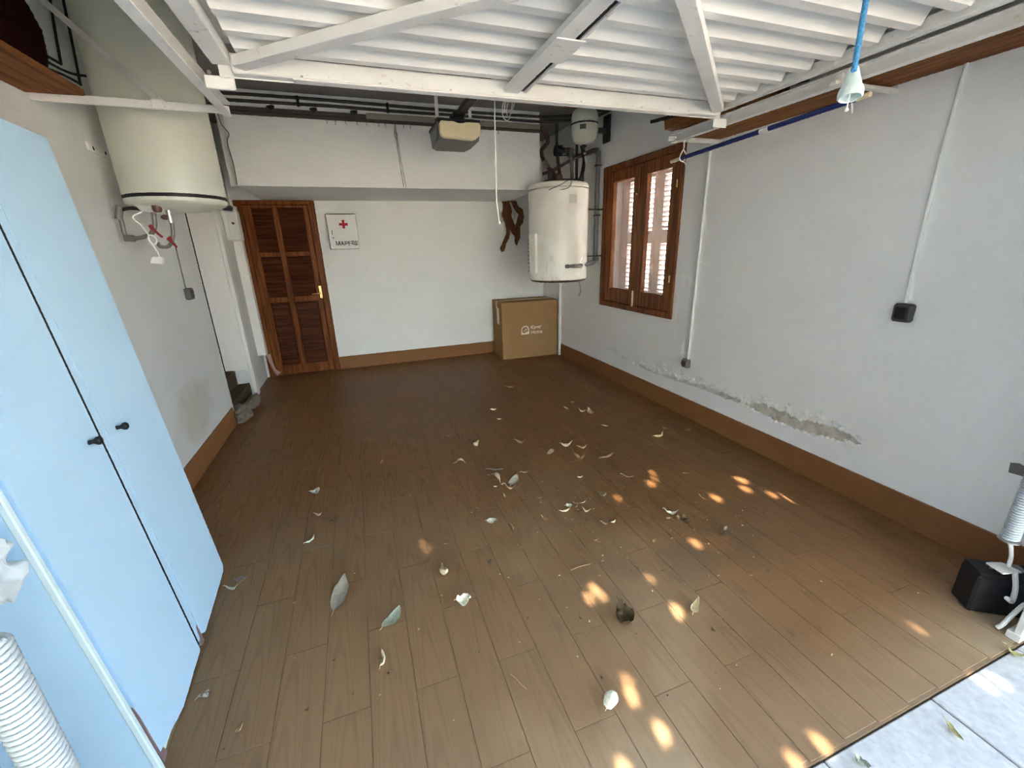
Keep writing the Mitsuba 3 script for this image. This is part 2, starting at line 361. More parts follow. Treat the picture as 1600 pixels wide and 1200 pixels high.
# steps of the left opening
st = tag('stairs', kind='structure')
for k in range(3):
    put('step', box((XL-.42, OY0, .155*k), (XL-.015-.11*k, OY1, .155*(k+1)), .006), 'm_stone_dark', st)
def lump(c, r, seed, amp=.25, sub=3, flat=None):
    m = trimesh.creation.icosphere(subdivisions=sub, radius=1.0); v = m.vertices
    k = 1+amp*2*(meshkit.fbm(v*2.2+seed*3.1, 3)-.5); v = v*k[:, None]*np.asarray(r)+np.asarray(c)
    if flat is not None: v[:, 2] = np.maximum(v[:, 2], flat)
    return trimesh.Trimesh(v, m.faces, process=False)
put('edge_stone', lump((-1.165, 4.30, .06), (.07, .17, .075), 1, .5, flat=.001), 'm_stone', st)
put('edge_stone', lump((-1.14, 4.62, .05), (.055, .17, .06), 2, .5, flat=.001), 'm_stone', st)
# the white flush door above the steps
d2 = tag('door_2', kind='structure')
put('leaf', box((XL-.36, OY0+.012, .475), (XL-.325, OY1-.02, OZ-.01), .003), 'm_white_plastic', d2)
put('gap_shade', box((XL-.05, OY0+.0005, .42), (XL+.0035, OY0+.016, OZ-.005)), 'm_black', d2)  # black strip in place of the shadow gap along the opening edge
put('jamb', box((XL-.325, OY1-.02, .30), (XL+.004, OY1+.0, OZ), .003), 'm_white_plastic', d2)

# brown louvred door
d1 = tag('door_1', kind='structure')
DX0, DX1, DZ = -1.17, -.352, 2.03
for nm, lo, hi in (('frame', (DX0, YB-.035, 0), (DX0+.075, YB+.01, DZ)), ('frame', (DX1-.070, YB-.035, 0), (DX1, YB+.01, DZ)), ('frame', (DX0, YB-.035, DZ-.045), (DX1, YB+.01, DZ))):
    put(nm, box(lo, hi, .006), 'm_door_wood', d1)
lx0, lx1 = DX0+.078, DX1-.073
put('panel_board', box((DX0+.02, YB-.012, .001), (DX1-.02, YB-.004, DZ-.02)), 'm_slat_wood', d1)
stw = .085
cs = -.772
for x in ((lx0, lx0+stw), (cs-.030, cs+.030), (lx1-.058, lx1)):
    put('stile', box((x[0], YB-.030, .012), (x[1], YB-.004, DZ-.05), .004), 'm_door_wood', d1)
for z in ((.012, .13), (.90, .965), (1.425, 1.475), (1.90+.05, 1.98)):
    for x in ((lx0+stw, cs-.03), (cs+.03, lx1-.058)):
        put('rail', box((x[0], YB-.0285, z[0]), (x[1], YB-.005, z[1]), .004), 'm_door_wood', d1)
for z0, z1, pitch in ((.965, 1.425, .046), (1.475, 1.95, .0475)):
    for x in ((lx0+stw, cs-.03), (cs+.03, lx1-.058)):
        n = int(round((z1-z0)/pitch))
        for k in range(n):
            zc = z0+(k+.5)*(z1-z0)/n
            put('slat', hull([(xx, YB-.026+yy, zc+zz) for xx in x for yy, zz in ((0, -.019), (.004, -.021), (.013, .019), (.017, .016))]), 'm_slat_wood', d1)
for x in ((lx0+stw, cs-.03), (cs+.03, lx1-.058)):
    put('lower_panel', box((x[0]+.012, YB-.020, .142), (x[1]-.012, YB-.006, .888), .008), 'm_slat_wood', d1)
h = put('handle_plate', box((-.452, YB-.0345, .925), (-.422, YB-.0295, 1.075), .003), 'm_brass', d1)
put('lever', [tube(spline([(-.437, YB-.034, .985), (-.437, YB-.062, .985), (-.45, YB-.068, .984), (-.535, YB-.066, .980)], 5), .008, 10), ], 'm_brass', h)
put('key_knob', lathe([(1e-4, 0), (.014, 0), (.014, .012), (.009, .016), (1e-4, .017)], (-.437, YB-.051, 1.055), 20, 'y'), 'm_brass', h)

# trims, trunks of the pier between the opening and the brown door
put('trim_1', box((XL+.001, 5.0, .0), (XL+.035, 5.11, 2.0), .004), 'm_white_plastic', kind='structure')
put('trim_2', box((XL+.001, 5.50, .33), (XL+.09, 5.60, 1.95), .004), 'm_white_plastic', kind='structure')
put('trim_3', box((-.94, SY+.06, SZ), (-.878, SY+.12, ZC), .004), 'm_wall_left', kind='structure')

# ------------------------------------------------------------------ window of the right wall with outside shutters
w1 = tag('window_1', kind='structure')
fx0, fx1 = XR-.018, XR+.06
for lo, hi in (((fx0, WY0, WZ0), (fx1, WY0+.052, WZ1)), ((fx0, WY1-.052, WZ0), (fx1, WY1, WZ1)), ((fx0, WY0, WZ1-.055), (fx1, WY1, WZ1)), ((fx0, WY0, WZ0), (fx1, WY1, WZ0+.055))):
    put('frame', box(lo, hi, .006), 'm_window_wood', w1)
mid = 3.568
def sash(y0, y1, py0, py1):
    s = put('sash_stile', box((XR-.006, y0, WZ0+.058), (XR+.045, py0, WZ1-.058), .006), 'm_window_wood', w1)
    put('sash_stile', box((XR-.006, py1, WZ0+.058), (XR+.045, y1, WZ1-.058), .006), 'm_window_wood', w1)
    put('sash_rail', box((XR-.005, py0, WZ0+.058), (XR+.044, py1, 1.005), .006), 'm_window_wood', w1)
    put('sash_rail', box((XR-.005, py0, 2.032), (XR+.044, py1, WZ1-.058), .006), 'm_window_wood', w1)
    put('pane', box((XR+.024, py0-.004, 1.0), (XR+.0245, py1+.004, 2.037)), 'm_glass', w1)
sash(WY0+.055, mid-.002, 3.137, 3.455)
sash(mid+.002, WY1-.055, 3.655, 4.000)
bl = put('bolt', box((XR-.018, mid-.012, 1.84), (XR-.006, mid+.012, 2.115), .003), 'm_plank_wood', w1, label='long pale top bolt')
put('bolt_knob', cyl((XR-.016, mid, 1.88), (XR-.034, mid, 1.88), .008, 12), 'm_brass', bl)
put('bolt', box((XR-.018, mid-.011, .845), (XR-.006, mid+.011, 1.01), .003), 'm_cream_plastic', w1, label='short cream bottom bolt')
for z in (1.15, 1.9):
    put('hinge', cyl((XR-.020, WY0+.054, z-.03), (XR-.020, WY0+.054, z+.03), .006, 10), 'm_brass', w1)
sx = XR+.225
def shutter(name, y0, y1, ca, cb):
    k = put(name, box((sx, y0, WZ0-.02), (sx+.035, ca, WZ1+.02), .004), 'm_shutter', w1)
    put('stile', box((sx, cb, WZ0-.02), (sx+.035, y1, WZ1+.02), .004), 'm_shutter', k)
    for z in ((WZ0-.02, .985), (1.445, 1.565), (2.045, WZ1+.02)):
        put('rail', box((sx+.001, ca, z[0]), (sx+.034, cb, z[1]), .004), 'm_shutter', k)
    for z0, z1 in ((.985, 1.445), (1.565, 2.045)):
        n = 11 if z0 > 1.2 else 10
        for i in range(n):
            zc = z0+(i+.5)*(z1-z0)/n
            put('louvre', hull([(sx+xx, yy, zc+zz) for yy in (ca-.004, cb+.004) for xx, zz in ((.001, .008), (.003, .013), (.034, -.012), (.032, -.007))]), 'm_shutter', k)
shutter('shutter', WY0-.02, 3.596, 3.10, 3.505)
shutter('shutter', 3.600, WY1+.02, 3.648, 4.045)
# ------------------------------------------------------------------ up-and-over garage door, stored flat under the ceiling
gd = thing('garage_door', 'white ribbed steel up-and-over garage door raised flat overhead with tube frame and diagonal braces', 'garage door')
gx0, gx1, gy0, gy1 = -.415, 2.085, .16, 2.175
zt0, zt1 = 2.120, 2.160
# pressed sheet with trapezoid ribs that stop short of the sides
ry = [gy0]; rz = [0.]
y = 1.328-.137*8
while y+.10 < gy1-.02:
    for dy, h in ((.0, 0), (.030, 1), (.070, 1), (.078, 0)): ry.append(y+dy); rz.append(h)
    y += .137
ry.append(gy1); rz.append(0.); ry = np.array(ry); rz = np.array(rz)
xs_ = np.array([gx0, gx0+.088, gx0+.104, gx1-.060, gx1-.045, gx1]); xe = np.array([0, 0, 1, 1, 0, 0.])
X_, Y_ = np.meshgrid(xs_, ry, indexing='ij'); Z_ = 2.221-.058*xe[:, None]*rz[None, :]
ny_ = len(ry); ii, jj = np.meshgrid(np.arange(len(xs_)-1), np.arange(ny_-1), indexing='ij'); a_ = (ii*ny_+jj).ravel()
lower = np.stack([X_, Y_, Z_], -1).reshape(-1, 3)
fl_ = np.vstack([np.stack([a_, a_+1, a_+ny_+1], 1), np.stack([a_, a_+ny_+1, a_+ny_], 1)])
upper = lower+V(0, 0, .0015)
put('ribbed_sheet', trimesh.Trimesh(np.vstack([lower, upper]), np.vstack([fl_, fl_[:, ::-1]+len(lower)]), process=False), 'm_sheet', gd)
for x0, x1 in ((gx0, gx0+.07), (gx1-.040, gx1)): put('side_tube', box((x0, gy0, zt0+.028), (x1, gy1, 2.195), .004), 'm_white_metal', gd)
put('end_tube', box((gx0+.071, gy1-.045, zt0-.008), (gx1-.071, gy1, 2.178), .004), 'm_white_metal', gd)
put('end_tube', box((gx0+.071, gy0, zt0), (gx1-.071, gy0+.05, 2.178), .004), 'm_white_metal', gd)
CX, CY = .835, 1.125
for x, ya_, kx in ((gx0+.10, gy1-.06, -1), (gx1-.10, gy1-.06, 1), (gx0+.10, gy0+.06, -1), (gx1-.10, gy0+.06, 1)):
    put('diagonal_brace', bar((x, ya_, 2.140), (CX+kx*.07, CY+(.03 if ya_ > 1 else -.03), 2.140), .055, .036), 'm_white_metal', gd)
cb = put('centre_channel', [box((CX-.105+.02, CY, 2.128), (CX-.035+.02, gy1-.02, 2.150), .002), box((CX-.009+.02, CY, 2.132), (CX+.004+.02, gy1-.02, 2.150), .002)], 'm_white_metal', gd)
put('slot_shade', box((CX-.037+.02, CY, 2.140), (CX-.008+.02, gy1-.03, 2.149)), 'm_black', cb)  # black fill imitates the darkness seen through the open slot
put('bridge_plate', box((CX-.107+.02, 1.57, 2.124), (CX+.008+.02, 1.76, 2.129), .001), 'm_white_metal', cb)
put('lock_plate', prism(Polygon([(CX+.13*math.cos(t)*(1+.15*math.cos(2*t)), CY+.17*math.sin(t)) for t in np.arange(28)*2*PI/28]), .004, mat4(V(1, 0, 0), V(0, 1, 0), V(0, 0, 1), V(0, 0, 2.112))), 'm_white_metal', gd)
def gusset(xs, sgn):
    P = [(0, 0), (0, .075), (.13, .078), (.20, .068), (.255, .04), (.27, 0)]
    return prism(Polygon([(xs+sgn*a, b_) for a, b_ in P]).buffer(0), .003, mat4(V(1, 0, 0), V(0, 0, 1), V(0, -1, 0), V(0, gy1+.0035, 2.108)))
put('gusset', gusset(gx0+.02, 1), 'm_white_metal', gd); put('gusset', gusset(gx1-.02, -1), 'm_white_metal', gd)
put('lip', box((gx0+.28, gy1-.046, 2.106), (gx1-.28, gy1-.002, 2.1115), .001), 'm_white_metal', gd)
for x0, x1 in ((-.452, -.349), (2.028, 2.126)):
    r_ = put('roller_plate', box((x0, gy1+.008, 2.070), (x1, gy1+.016, 2.116), .004), 'm_white_plastic', gd)
    put('bolt_head', cyl(((x0+x1)/2-.03, gy1+.007, 2.125), ((x0+x1)/2-.03, gy1+.014, 2.125), .007, 10), 'm_steel', gd)
g3 = np.random.default_rng(11)
for x in (-.1, .2, .5, 1.15, 1.5, 1.8):
    put('rivet', lathe([(1e-4, 0), (.004, .001), (.006, .004)], (x, gy1-.05, 2.112+.004), 10), 'm_steel', gd)
for x, yy_ in ((-.385, 1.9), (-.385, 1.4), (2.067, 1.9), (2.067, 1.3)):
    put('rivet', lathe([(1e-4, 0), (.005, .001), (.007, .004)], (x, yy_, zt0+.0245), 10), 'm_steel', gd)
# loose wire loops at the middle of the inner edge
put('wire_loop', [tube(spline([(.775, 2.19, 2.125), (.762, 2.20, 2.08), (.770, 2.20, 2.045), (.790, 2.20, 2.035), (.806, 2.20, 2.07), (.812, 2.19, 2.118), (.80, 2.185, 2.13), (.78, 2.19, 2.12), (.772, 2.20, 2.07)], 6), .0022, 6),
                  tube(spline([(.80, 2.19, 2.128), (.786, 2.20, 2.085), (.792, 2.205, 2.05), (.81, 2.20, 2.075), (.83, 2.19, 2.12)], 6), .002, 6), box((.76, gy1, 2.108), (.84, gy1+.014, 2.130), .003)], 'm_steel', gd)

# guide rails with wall brackets
def rail(x, side, label):
    """side +1: opens towards +x (left rail)"""
    k = thing('guide_rail', label, 'guide rail'); s = side
    P = [(0, 0), (.046, 0), (.046, .010), (.004, .010), (.004, .046), (.046, .046), (.046, .056), (0, .056)]
    prof = [(x-s*.012+s*a, 2.093+b_) for a, b_ in [(0, 0), (.038, 0), (.038, .004), (.004, .004), (.004, .052), (.038, .052), (.038, .056), (0, .056)]]
    put('channel', prism(Polygon(prof).buffer(0), 2.16, mat4(V(1, 0, 0), V(0, 0, 1), V(0, -1, 0), V(0, 2.675, 0))), 'm_white_metal', k, label='white steel channel')
    for yy_ in np.linspace(1.35, 2.60, 7):
        put('slot_hole', box((x-s*.0125, yy_-.013, 2.112), (x-s*.0100, yy_+.013, 2.122), .001), 'm_black', k)
    return k
rl = rail(-.49, 1, 'white steel guide rail along the left side of the raised garage door')
put('bracket', bar((XL, 2.633, 2.118), (-.47, 2.655, 2.118), .012, .034), 'm_white_metal', rl)
put('strut', bar((-.737, 2.640, 2.130), (XL, 2.98, 2.605), .028, .010, up=(0, 1, 0)), 'm_white_metal', rl)
put('clip', box((-.775, 2.628, 2.100), (-.725, 2.652, 2.140), .003), 'm_white_metal', rl)
rr = rail(2.156, -1, 'white steel guide rail along the right side of the raised garage door')
put('bracket', bar((XR, 2.657, 2.116), (2.10, 2.657, 2.116), .012, .030), 'm_white_metal', rr)
put('bracket', bar((XR, 1.585, 2.108), (2.12, 1.585, 2.108), .030, .016), 'm_white_metal', rr)
put('bracket_foot', hull([V(2.15, 1.57, 2.10), V(2.15, 1.60, 2.10), V(2.24, 1.57, 2.10), V(2.24, 1.60, 2.10), V(2.15, 1.57, 2.148), V(2.15, 1.60, 2.148)]), 'm_white_metal', rr)
wb = thing('wall_bracket', 'small white perforated bracket on the left wall beside the tall water heater', 'bracket')
put('strip', bar((XL+.006, 2.985, 2.003), (XL+.006, 3.20, 1.998), .010, .045), 'm_white_metal', wb)
for yy_ in (3.03, 3.15): put('hole', cyl((XL+.004, yy_, 2.000), (XL+.0118, yy_, 2.000), .009, 14), 'm_black', wb)

# garage door opener hanging from the ceiling
op = thing('door_opener', 'dark grey and cream electric garage door opener hanging from the ceiling on white straps', 'door opener')
ox, oy, oz = .822, 3.30, 2.192
Pb = [(-.150, .0), (.150, .0), (.150, .105), (.10, .118), (-.10, .118), (-.150, .105)]
body = hull([V(ox+x*(1.0), oy+yy_, oz+z) for x, yy_, z in ((-.145, .02, .0), (.145, .02, .0), (-.150, .30, -.006), (.120, .385, -.006), (-.10, .385, -.006), (-.150, .02, .112), (.150, .02, .112), (-.150, .36, .112), (.150, .36, .112), (.150, .30, 0))])
put('housing', body, 'm_mid_plastic', op, label='dark grey housing')
put('top_plate', box((ox-.153, oy+.0, oz+.108), (ox+.153, oy+.37, oz+.128), .004), 'm_black', op)
lens = Polygon([(-.135, .014), (-.115, .004), (.09, -.004), (.115, .004), (.145, .030), (.148, .088), (.135, .103), (.04, .103), (.02, .094), (0, .092), (-.02, .094), (-.04, .103), (-.135, .103), (-.145, .09), (-.145, .03)])
lens_m = prism(lens.buffer(0), .045, mat4(V(1, 0, 0), V(0, 0, 1), V(0, -1, 0), V(ox, oy+.025, oz)))
put('lamp_cover', lens_m, 'm_cream_plastic', op, label='cream lamp cover')
put('side_panel', box((ox-.1535, oy+.06, oz+.015), (ox-.149, oy+.30, oz+.085), .003), 'm_grey_pvc', op)
for x in (.692, .935):
    put('strap', bar((x, oy+.12, oz+.12), (x, oy+.12, ZC), .024, .003, up=(0, 1, 0), b=0), 'm_white_metal', op)
put('drive_rail', [box((.806, .33, 2.335), (.854, 3.62, 2.341), .001), box((.806, .33, 2.341), (.812, 3.62, 2.368), .001), box((.848, .33, 2.341), (.854, 3.62, 2.368), .001)], 'm_black', op, label='black drive rail')
put('motor_neck', box((.79, oy+.03, 2.31), (.87, oy+.30, 2.372), .006), 'm_black', op)
for x in (.690, .937): put('ear', box((x-.012, oy+.09, oz+.124), (x+.012, oy+.15, oz+.150), .003), 'm_black', op)
cd = thing('release_cord', 'thin white emergency release cord hanging in front of the back wall', 'cord')
put('line', tube(spline([(.830, 2.50, 2.335), (.823, 2.50, 2.15), (.819, 2.50, 1.90), (.815, 2.50, 1.72), (.820, 2.50, 1.66), (.826, 2.50, 1.595)], 8), .0032, 7), 'm_white_plastic', cd)
put('knot', trimesh.creation.icosphere(subdivisions=2, radius=.0085), 'm_white_plastic', cd) if False else put('knot', lump((.827, 2.50, 1.588), (.0075, .0075, .010), 4, .1, 2), 'm_white_plastic', cd)

# ------------------------------------------------------------------ wooden shelves along both walls
def plank(name, lo, hi, label, seed):
    m = box(lo, hi, .004); return put(name, m, 'm_plank_wood', label=label, cat='shelf')
plank('wooden_shelf', (XL, .52, 2.125), (-1.0, 2.612, 2.152), 'brown wooden shelf board high on the left wall with the dark basket on it', 1)
plank('wooden_shelf', (2.236, .52, 2.131), (XR, 2.690, 2.175), 'long brown wooden shelf board high on the right wall behind the guide rail', 2)
bd = hull([V(*q) for q in ((2.10, 2.70, 2.178), (2.19, 2.73, 2.178), (2.38, 2.02, 2.178), (2.25, 2.02, 2.178), (2.085, 2.70, 2.25), (2.19, 2.73, 2.25), (2.38, 2.02, 2.25), (2.25, 2.02, 2.25))])
put('loose_board', bd, 'm_plank_wood', label='loose brown board lying on the right wooden shelf, sticking out at its far end', cat='board')
put('dark_rod', cyl((1.985, 2.70, 2.218), (2.30, 1.85, 2.222), .011, 12), 'm_black', label='black rod poking out above the far end of the right wooden shelf', cat='rod')
bk = thing('basket', 'dark brown woven basket standing on the left wooden shelf', 'basket')
def basket():
    prof = [(1e-4, 0)] + [(r, z) for r, z in ((.075, 0), (.095, .03), (.108, .09), (.112, .16), (.10, .22), (.085, .245))]+[(.075, .23), (.085, .15), (1e-4, .14)]
    m = lathe(prof, (0, 0, 0), 72); v = m.vertices.copy(); a = np.arctan2(v[:, 1], v[:, 0])
    return m, v
P_ = [(r, z) for r, z in zip(np.interp(np.linspace(0, 1, 40), [0, .15, .4, .65, .85, 1], [.072, .092, .105, .107, .096, .082]), np.linspace(.001, .25, 40))]
bm = lathe([(1e-4, .001)]+P_+[(.07, .245), (.075, .14), (1e-4, .13)], (0, 0, 0), 96)
v_ = bm.vertices.copy(); an = np.arctan2(v_[:, 1], v_[:, 0]); k_ = 1+.035*np.sin(an*24)*np.sin(v_[:, 2]*2*PI/.026)+.05*(meshkit.noise(v_*V(30, 30, 30), 3)-.5)
v_[:, 0] *= k_*.80; v_[:, 1] *= k_*1.38; v_ += V(-1.110, 2.420, 2.1525)
put('body', trimesh.Trimesh(v_, bm.faces, process=False), 'm_basket', bk)
for yy_ in (2.37, 2.47):
    put('handle', tube(spline([(-1.10, yy_-.05, 2.385), (-1.10, yy_-.045, 2.46), (-1.10, yy_, 2.50), (-1.10, yy_+.045, 2.46), (-1.10, yy_+.05, 2.385)], 6), .006, 8), 'm_basket', bk)
for pts, lab in (([(XL+.012, 3.06, 2.70), (XL+.012, 3.00, 2.50), (XL+.012, 2.962, 2.36), (XL+.012, 2.945, 2.343), (XL+.012, 2.80, 2.338), (XL+.012, 2.70, 2.335)], 'black cable bent at a right angle on the left wall, nearest the basket'),
                 ([(XL+.027, 3.145, 2.74), (XL+.027, 3.10, 2.50), (XL+.027, 3.055, 2.305), (XL+.027, 3.04, 2.292), (XL+.027, 2.90, 2.284), (XL+.027, 2.66, 2.25)], 'black cable with the lowest right-angle bend on the left wall above the wooden shelf'),
                 ([(XL+.042, 3.235, 2.765), (XL+.042, 3.18, 2.56), (XL+.042, 3.126, 2.36), (XL+.042, 3.11, 2.345), (XL+.042, 2.91, 2.300), (XL+.042, 2.66, 2.285)], 'black cable bent at a right angle on the left wall, nearest the tall water heater')):
    put('black_cable', tube(spline(pts, 6), .006, 8), 'm_black', label=lab, cat='cable')

# ------------------------------------------------------------------ tall water heater on the left wall
hx, hy, hr = -.905, 3.105, .240
wh = thing('water_heater', 'tall white cylindrical water heater hung on the left wall, black ring near its bottom', 'water heater')
put('shell', lathe([(hr, 1.775), (hr, ZC-.10), (hr-.02, ZC-.07), (1e-4, ZC-.06)], (hx, hy, 0), 72), 'm_tank_left', wh, smooth=40)
put('ring', lathe([(hr-.004, 1.758), (hr+.0015, 1.760), (hr+.0015, 1.774), (hr-.004, 1.776)], (hx, hy, 0), 72), 'm_black', wh, smooth=40)
put('bottom_cap', lathe([(1e-4, 1.700), (.10, 1.701), (.17, 1.708), (hr-.012, 1.728), (hr, 1.740), (hr, 1.757), (hr-.004, 1.759)], (hx, hy, 0), 72), 'm_tank_left', wh, smooth=40)
put('flange_cover', hull([V(hx+a, hy+b_, z) for a, b_, z in ((-.155, -.16, 1.726), (-.08, -.20, 1.728), (-.04, -.12, 1.680), (-.10, -.06, 1.684), (-.155, -.10, 1.70), (-.02, -.18, 1.72))]), 'm_white_plastic', wh)
put('thermostat', lathe([(1e-4, -.028), (.016, -.027), (.022, -.014), (.022, .010)], (hx-.055, hy-.165, 1.712), 20), 'm_copper_dark', wh, smooth=40)
put('foot_screw', cyl((hx+.205, hy+.06, 1.727), (hx+.25, hy+.05, 1.722), .014, 12), 'm_black', wh)
def hose(key, pts, r, mat, **k): return put(key, tube(spline(pts, 7), r, 10), mat, wh, smooth=50, **k)
hose('pipe', [(-1.15, 3.02, 1.715), (-1.163, 3.02, 1.69), (-1.162, 3.02, 1.64), (-1.165, 3.02, 1.585), (-1.158, 3.02, 1.562), (-1.139, 3.02, 1.557), (-1.10, 3.02, 1.560), (-1.06, 3.02, 1.572), (-1.035, 3.02, 1.590), (-1.018, 3.02, 1.62), (-1.008, 3.02, 1.68), (-1.005, 3.03, 1.715)], .011, 'm_braid', label='grey braided hose')
hose('pipe', [(-1.165, 3.02, 1.700), (-1.10, 3.02, 1.712), (-1.02, 3.03, 1.700)], .009, 'm_black')
for p, q in (((-1.172, 3.02, 1.655), (-1.150, 3.02, 1.722)), ((-1.170, 3.02, 1.560), (-1.125, 3.02, 1.556))): put('coupling', cyl(p, q, .017, 12), 'm_braid', wh)
hose('pipe', [(-.935, 3.03, 1.715), (-.934, 3.02, 1.678), (-.938, 3.02, 1.606), (-.950, 3.02, 1.555), (-.972, 3.02, 1.518), (-.995, 3.02, 1.508), (-1.02, 3.02, 1.512), (-1.03, 3.03, 1.53)], .0095, 'm_braid', label='brown grey hose')
put('coupling', cyl((-.935, 3.02, 1.70), (-.937, 3.02, 1.635), .0145, 12), 'm_steel', wh)
put('brass_fitting', lump((-.958, 3.015, 1.665), (.020, .013, .013), 6, .2, 2), 'm_copper_dark', wh)
for a, b_, c in (((-1.030, 3.012, 1.612), (-1.012, 3.005, 1.585), (-.990, 3.0, 1.560)), ((-.958, 3.012, 1.548), (-.950, 3.003, 1.530), (-.935, 3.0, 1.505))):
    put('valve_lever', [tube(spline([a, b_, c], 5), .0065, 8), cyl(a, V(*a)+V(-.008, 0, .012), .010, 10), tube([V(*b_), V(*b_)+V(-.022, -.004, .022)], .006, 7)], 'm_red', wh, label='red valve lever')
pc = thing('power_cord', 'white power cord with a white plug hanging under the tall water heater', 'power cord')
put('cord', tube(spline([(-1.045, 3.03, 1.71), (-1.06, 3.005, 1.688), (-1.094, 3.0, 1.672), (-1.095, 3.0, 1.650), (-1.075, 3.0, 1.628), (-1.052, 3.0, 1.575), (-1.054, 2.99, 1.552), (-1.035, 2.99, 1.522), (-1.018, 2.99, 1.540), (-1.025, 2.99, 1.566), (-1.045, 2.99, 1.570), (-1.050, 2.99, 1.545), (-1.035, 2.995, 1.50), (-1.028, 3.0, 1.455)], 7), .0042, 7), 'm_white_plastic', pc)
put('plug', hull([V(-1.045+a, 3.0+b_, 1.438+c) for a, b_, c in ((-.030, -.015, -.014), (.024, -.015, -.020), (.034, -.012, .016), (-.012, -.012, .020), (-.030, .015, -.014), (.024, .015, -.020), (.034, .012, .016), (-.012, .012, .020))]), 'm_white_plastic', pc)
sw = thing('wall_socket', 'small brown switch box on the left wall at the end of a thin surface cable', 'switch')
put('box', box((XL, 3.765, 1.150), (XL+.038, 3.85, 1.232), .006), 'm_mid_plastic', sw); put('rocker', box((XL+.036, 3.782, 1.165), (XL+.043, 3.833, 1.217), .003), 'm_dark_plastic', sw)
put('cable', cyl((XL+.004, 3.81, 1.232), (XL+.004, 3.83, 1.55), .004, 7), 'm_conduit_grey', sw)
eb = thing('junction_box', 'white electrical box on the pier beside the brown louvred door', 'electrical box')
put('case', box((XL+.002, 5.28, 1.60), (XL+.135, 5.42, 1.885), .006), 'm_white_plastic', eb)
put('cover', box((XL+.045, 5.272, 1.605), (XL+.13, 5.281, 1.875), .004), 'm_cabinet', eb)
put('knob', cyl((XL+.092, 5.274, 1.765), (XL+.092, 5.262, 1.765), .012, 14), 'm_dark_plastic', eb)
put('hanging_rag', [tube(spline([(-1.11, 5.57, .325), (-1.10, 5.56, .26), (-1.09, 5.56, .20), (-1.07, 5.56, .12), (-1.035, 5.55, .075)], 6), np.interp(np.linspace(0, 1, 25), [0, .35, .7, 1], [.028, .022, .018, .034]), 8)], 'm_pink', label='dull pink rag hanging at the bottom of the white trunk next to the brown door', cat='rag')

# ------------------------------------------------------------------ soffit pipes, boards, nails
for z, lab in ((2.724, 'upper of the two dark conduits along the top of the back wall'), (2.684, 'lower of the two dark conduits along the top of the back wall')):
    k = thing('conduit', lab, 'conduit')
    xs2 = np.linspace(-.87, 1.95, 24)
    pts = [(x, SY-.016, z+.006*math.sin(x*2.1+z*40)-.010*math.exp(-((x-.6)/.5)**2)*(z < 2.7)) for x in xs2]+[(2.12, SY-.04, z), (2.38, SY-.18, z), (2.49, SY-.30, z), (2.525, SY-.55, z), (2.527, SY-.85, z)]
    put('pipe', tube(spline(pts, 2), .0125, 10), 'm_dark_pipe', k, smooth=50)
    for x in (-.28, .472, 1.25): put('clip', box((x-.010, SY-.033, z-.020), (x+.010, SY-.0, z+.020), .003), 'm_black', k)
put('wall_strip', box((-.872, SY-.020, 2.606), (.275, SY, 2.640), .003), 'm_dark_board', label='short dark wooden strip at the upper left of the back wall above the nails', cat='strip')
put('wall_strip', box((.277, SY-.014, 2.603), (2.0, SY, 2.655), .003), 'm_rust_strip', label='pale olive strip at the upper right of the back wall behind the opener', cat='strip')
put('wall_strip', box((-.872, SY-.022, 2.578), (2.0, SY, 2.603), .003), 'm_dark_board', label='long thin dark strip across the back wall from which the nails hang', cat='strip')
for x, z in ((-.502, 2.645), (-.165, 2.648), (.17, 2.648)):
    put('clamp', [lump((x-.016, SY-.030, z), (.016, .010, .012), 3, .3, 2), lump((x+.016, SY-.030, z+.002), (.016, .010, .013), 8, .3, 2), cyl((x, SY-.02, z-.02), (x, SY-.038, z+.012), .006, 8)], 'm_black', label='small black bow-shaped clamp on the dark strip at the top of the back wall', cat='clamp', group='black clamps on the dark strip')
for x in (0.0, .088, .185, .269, .377, .435, .600, .664, 1.54, -.07):
    put('nail', [cyl((x, SY-.008, 2.580), (x+.003, SY-.012, 2.546), .0028, 6)], 'm_dark_board', label='small dark nail hanging under the thin dark strip on the back wall', cat='nail', group='nails under the dark strip')
ws = thing('string_loop', 'thin grey string loop hanging down the back wall from the thin dark strip', 'string')
put('string', [tube(spline([(.520, SY-.026, 2.59), (.521, SY-.012, 2.48), (.530, SY-.008, 2.30), (.550, SY-.008, 2.035)], 6), .0022, 6), tube(spline([(.522, SY-.026, 2.585), (.531, SY-.012, 2.47), (.545, SY-.008, 2.30), (.572, SY-.008, 2.035)], 6), .0022, 6), tube(spline([(.515, SY-.02, 2.52), (.508, SY-.014, 2.485), (.523, SY-.012, 2.46), (.535, SY-.014, 2.485), (.527, SY-.02, 2.52)], 5), .0025, 6)], 'm_conduit_grey', ws)
for pts, lab in (([(-.985, 4.62, 2.74), (-.985, 4.62, 2.55), (-.975, 4.62, 2.30), (-.98, 4.62, 2.02)], 'thin straight grey cable by the water heater, left of the upper back wall'),
                 ([(-.905, 4.585, 2.60), (-.895, 4.585, 2.50), (-.855, 4.585, 2.43), (-.880, 4.585, 2.36), (-.868, 4.585, 2.20), (-.872, 4.585, 2.04)], 'thin grey cable with a kink hanging at the left end of the upper back wall')):
    put('thin_cable', tube(spline(pts, 7), .004, 7), 'm_conduit_grey', label=lab, cat='cable')
put('dark_hose', tube(spline([(XL+.005, 4.31, 2.74), (-1.10, 4.30, 2.73), (-1.04, 4.30, 2.68), (-1.045, 4.28, 2.52), (-1.03, 4.28, 2.35), (-1.02, 4.28, 2.18)], 6), .014, 8), 'm_dark_pipe', label='dark hose behind the right side of the tall water heater', cat='hose')
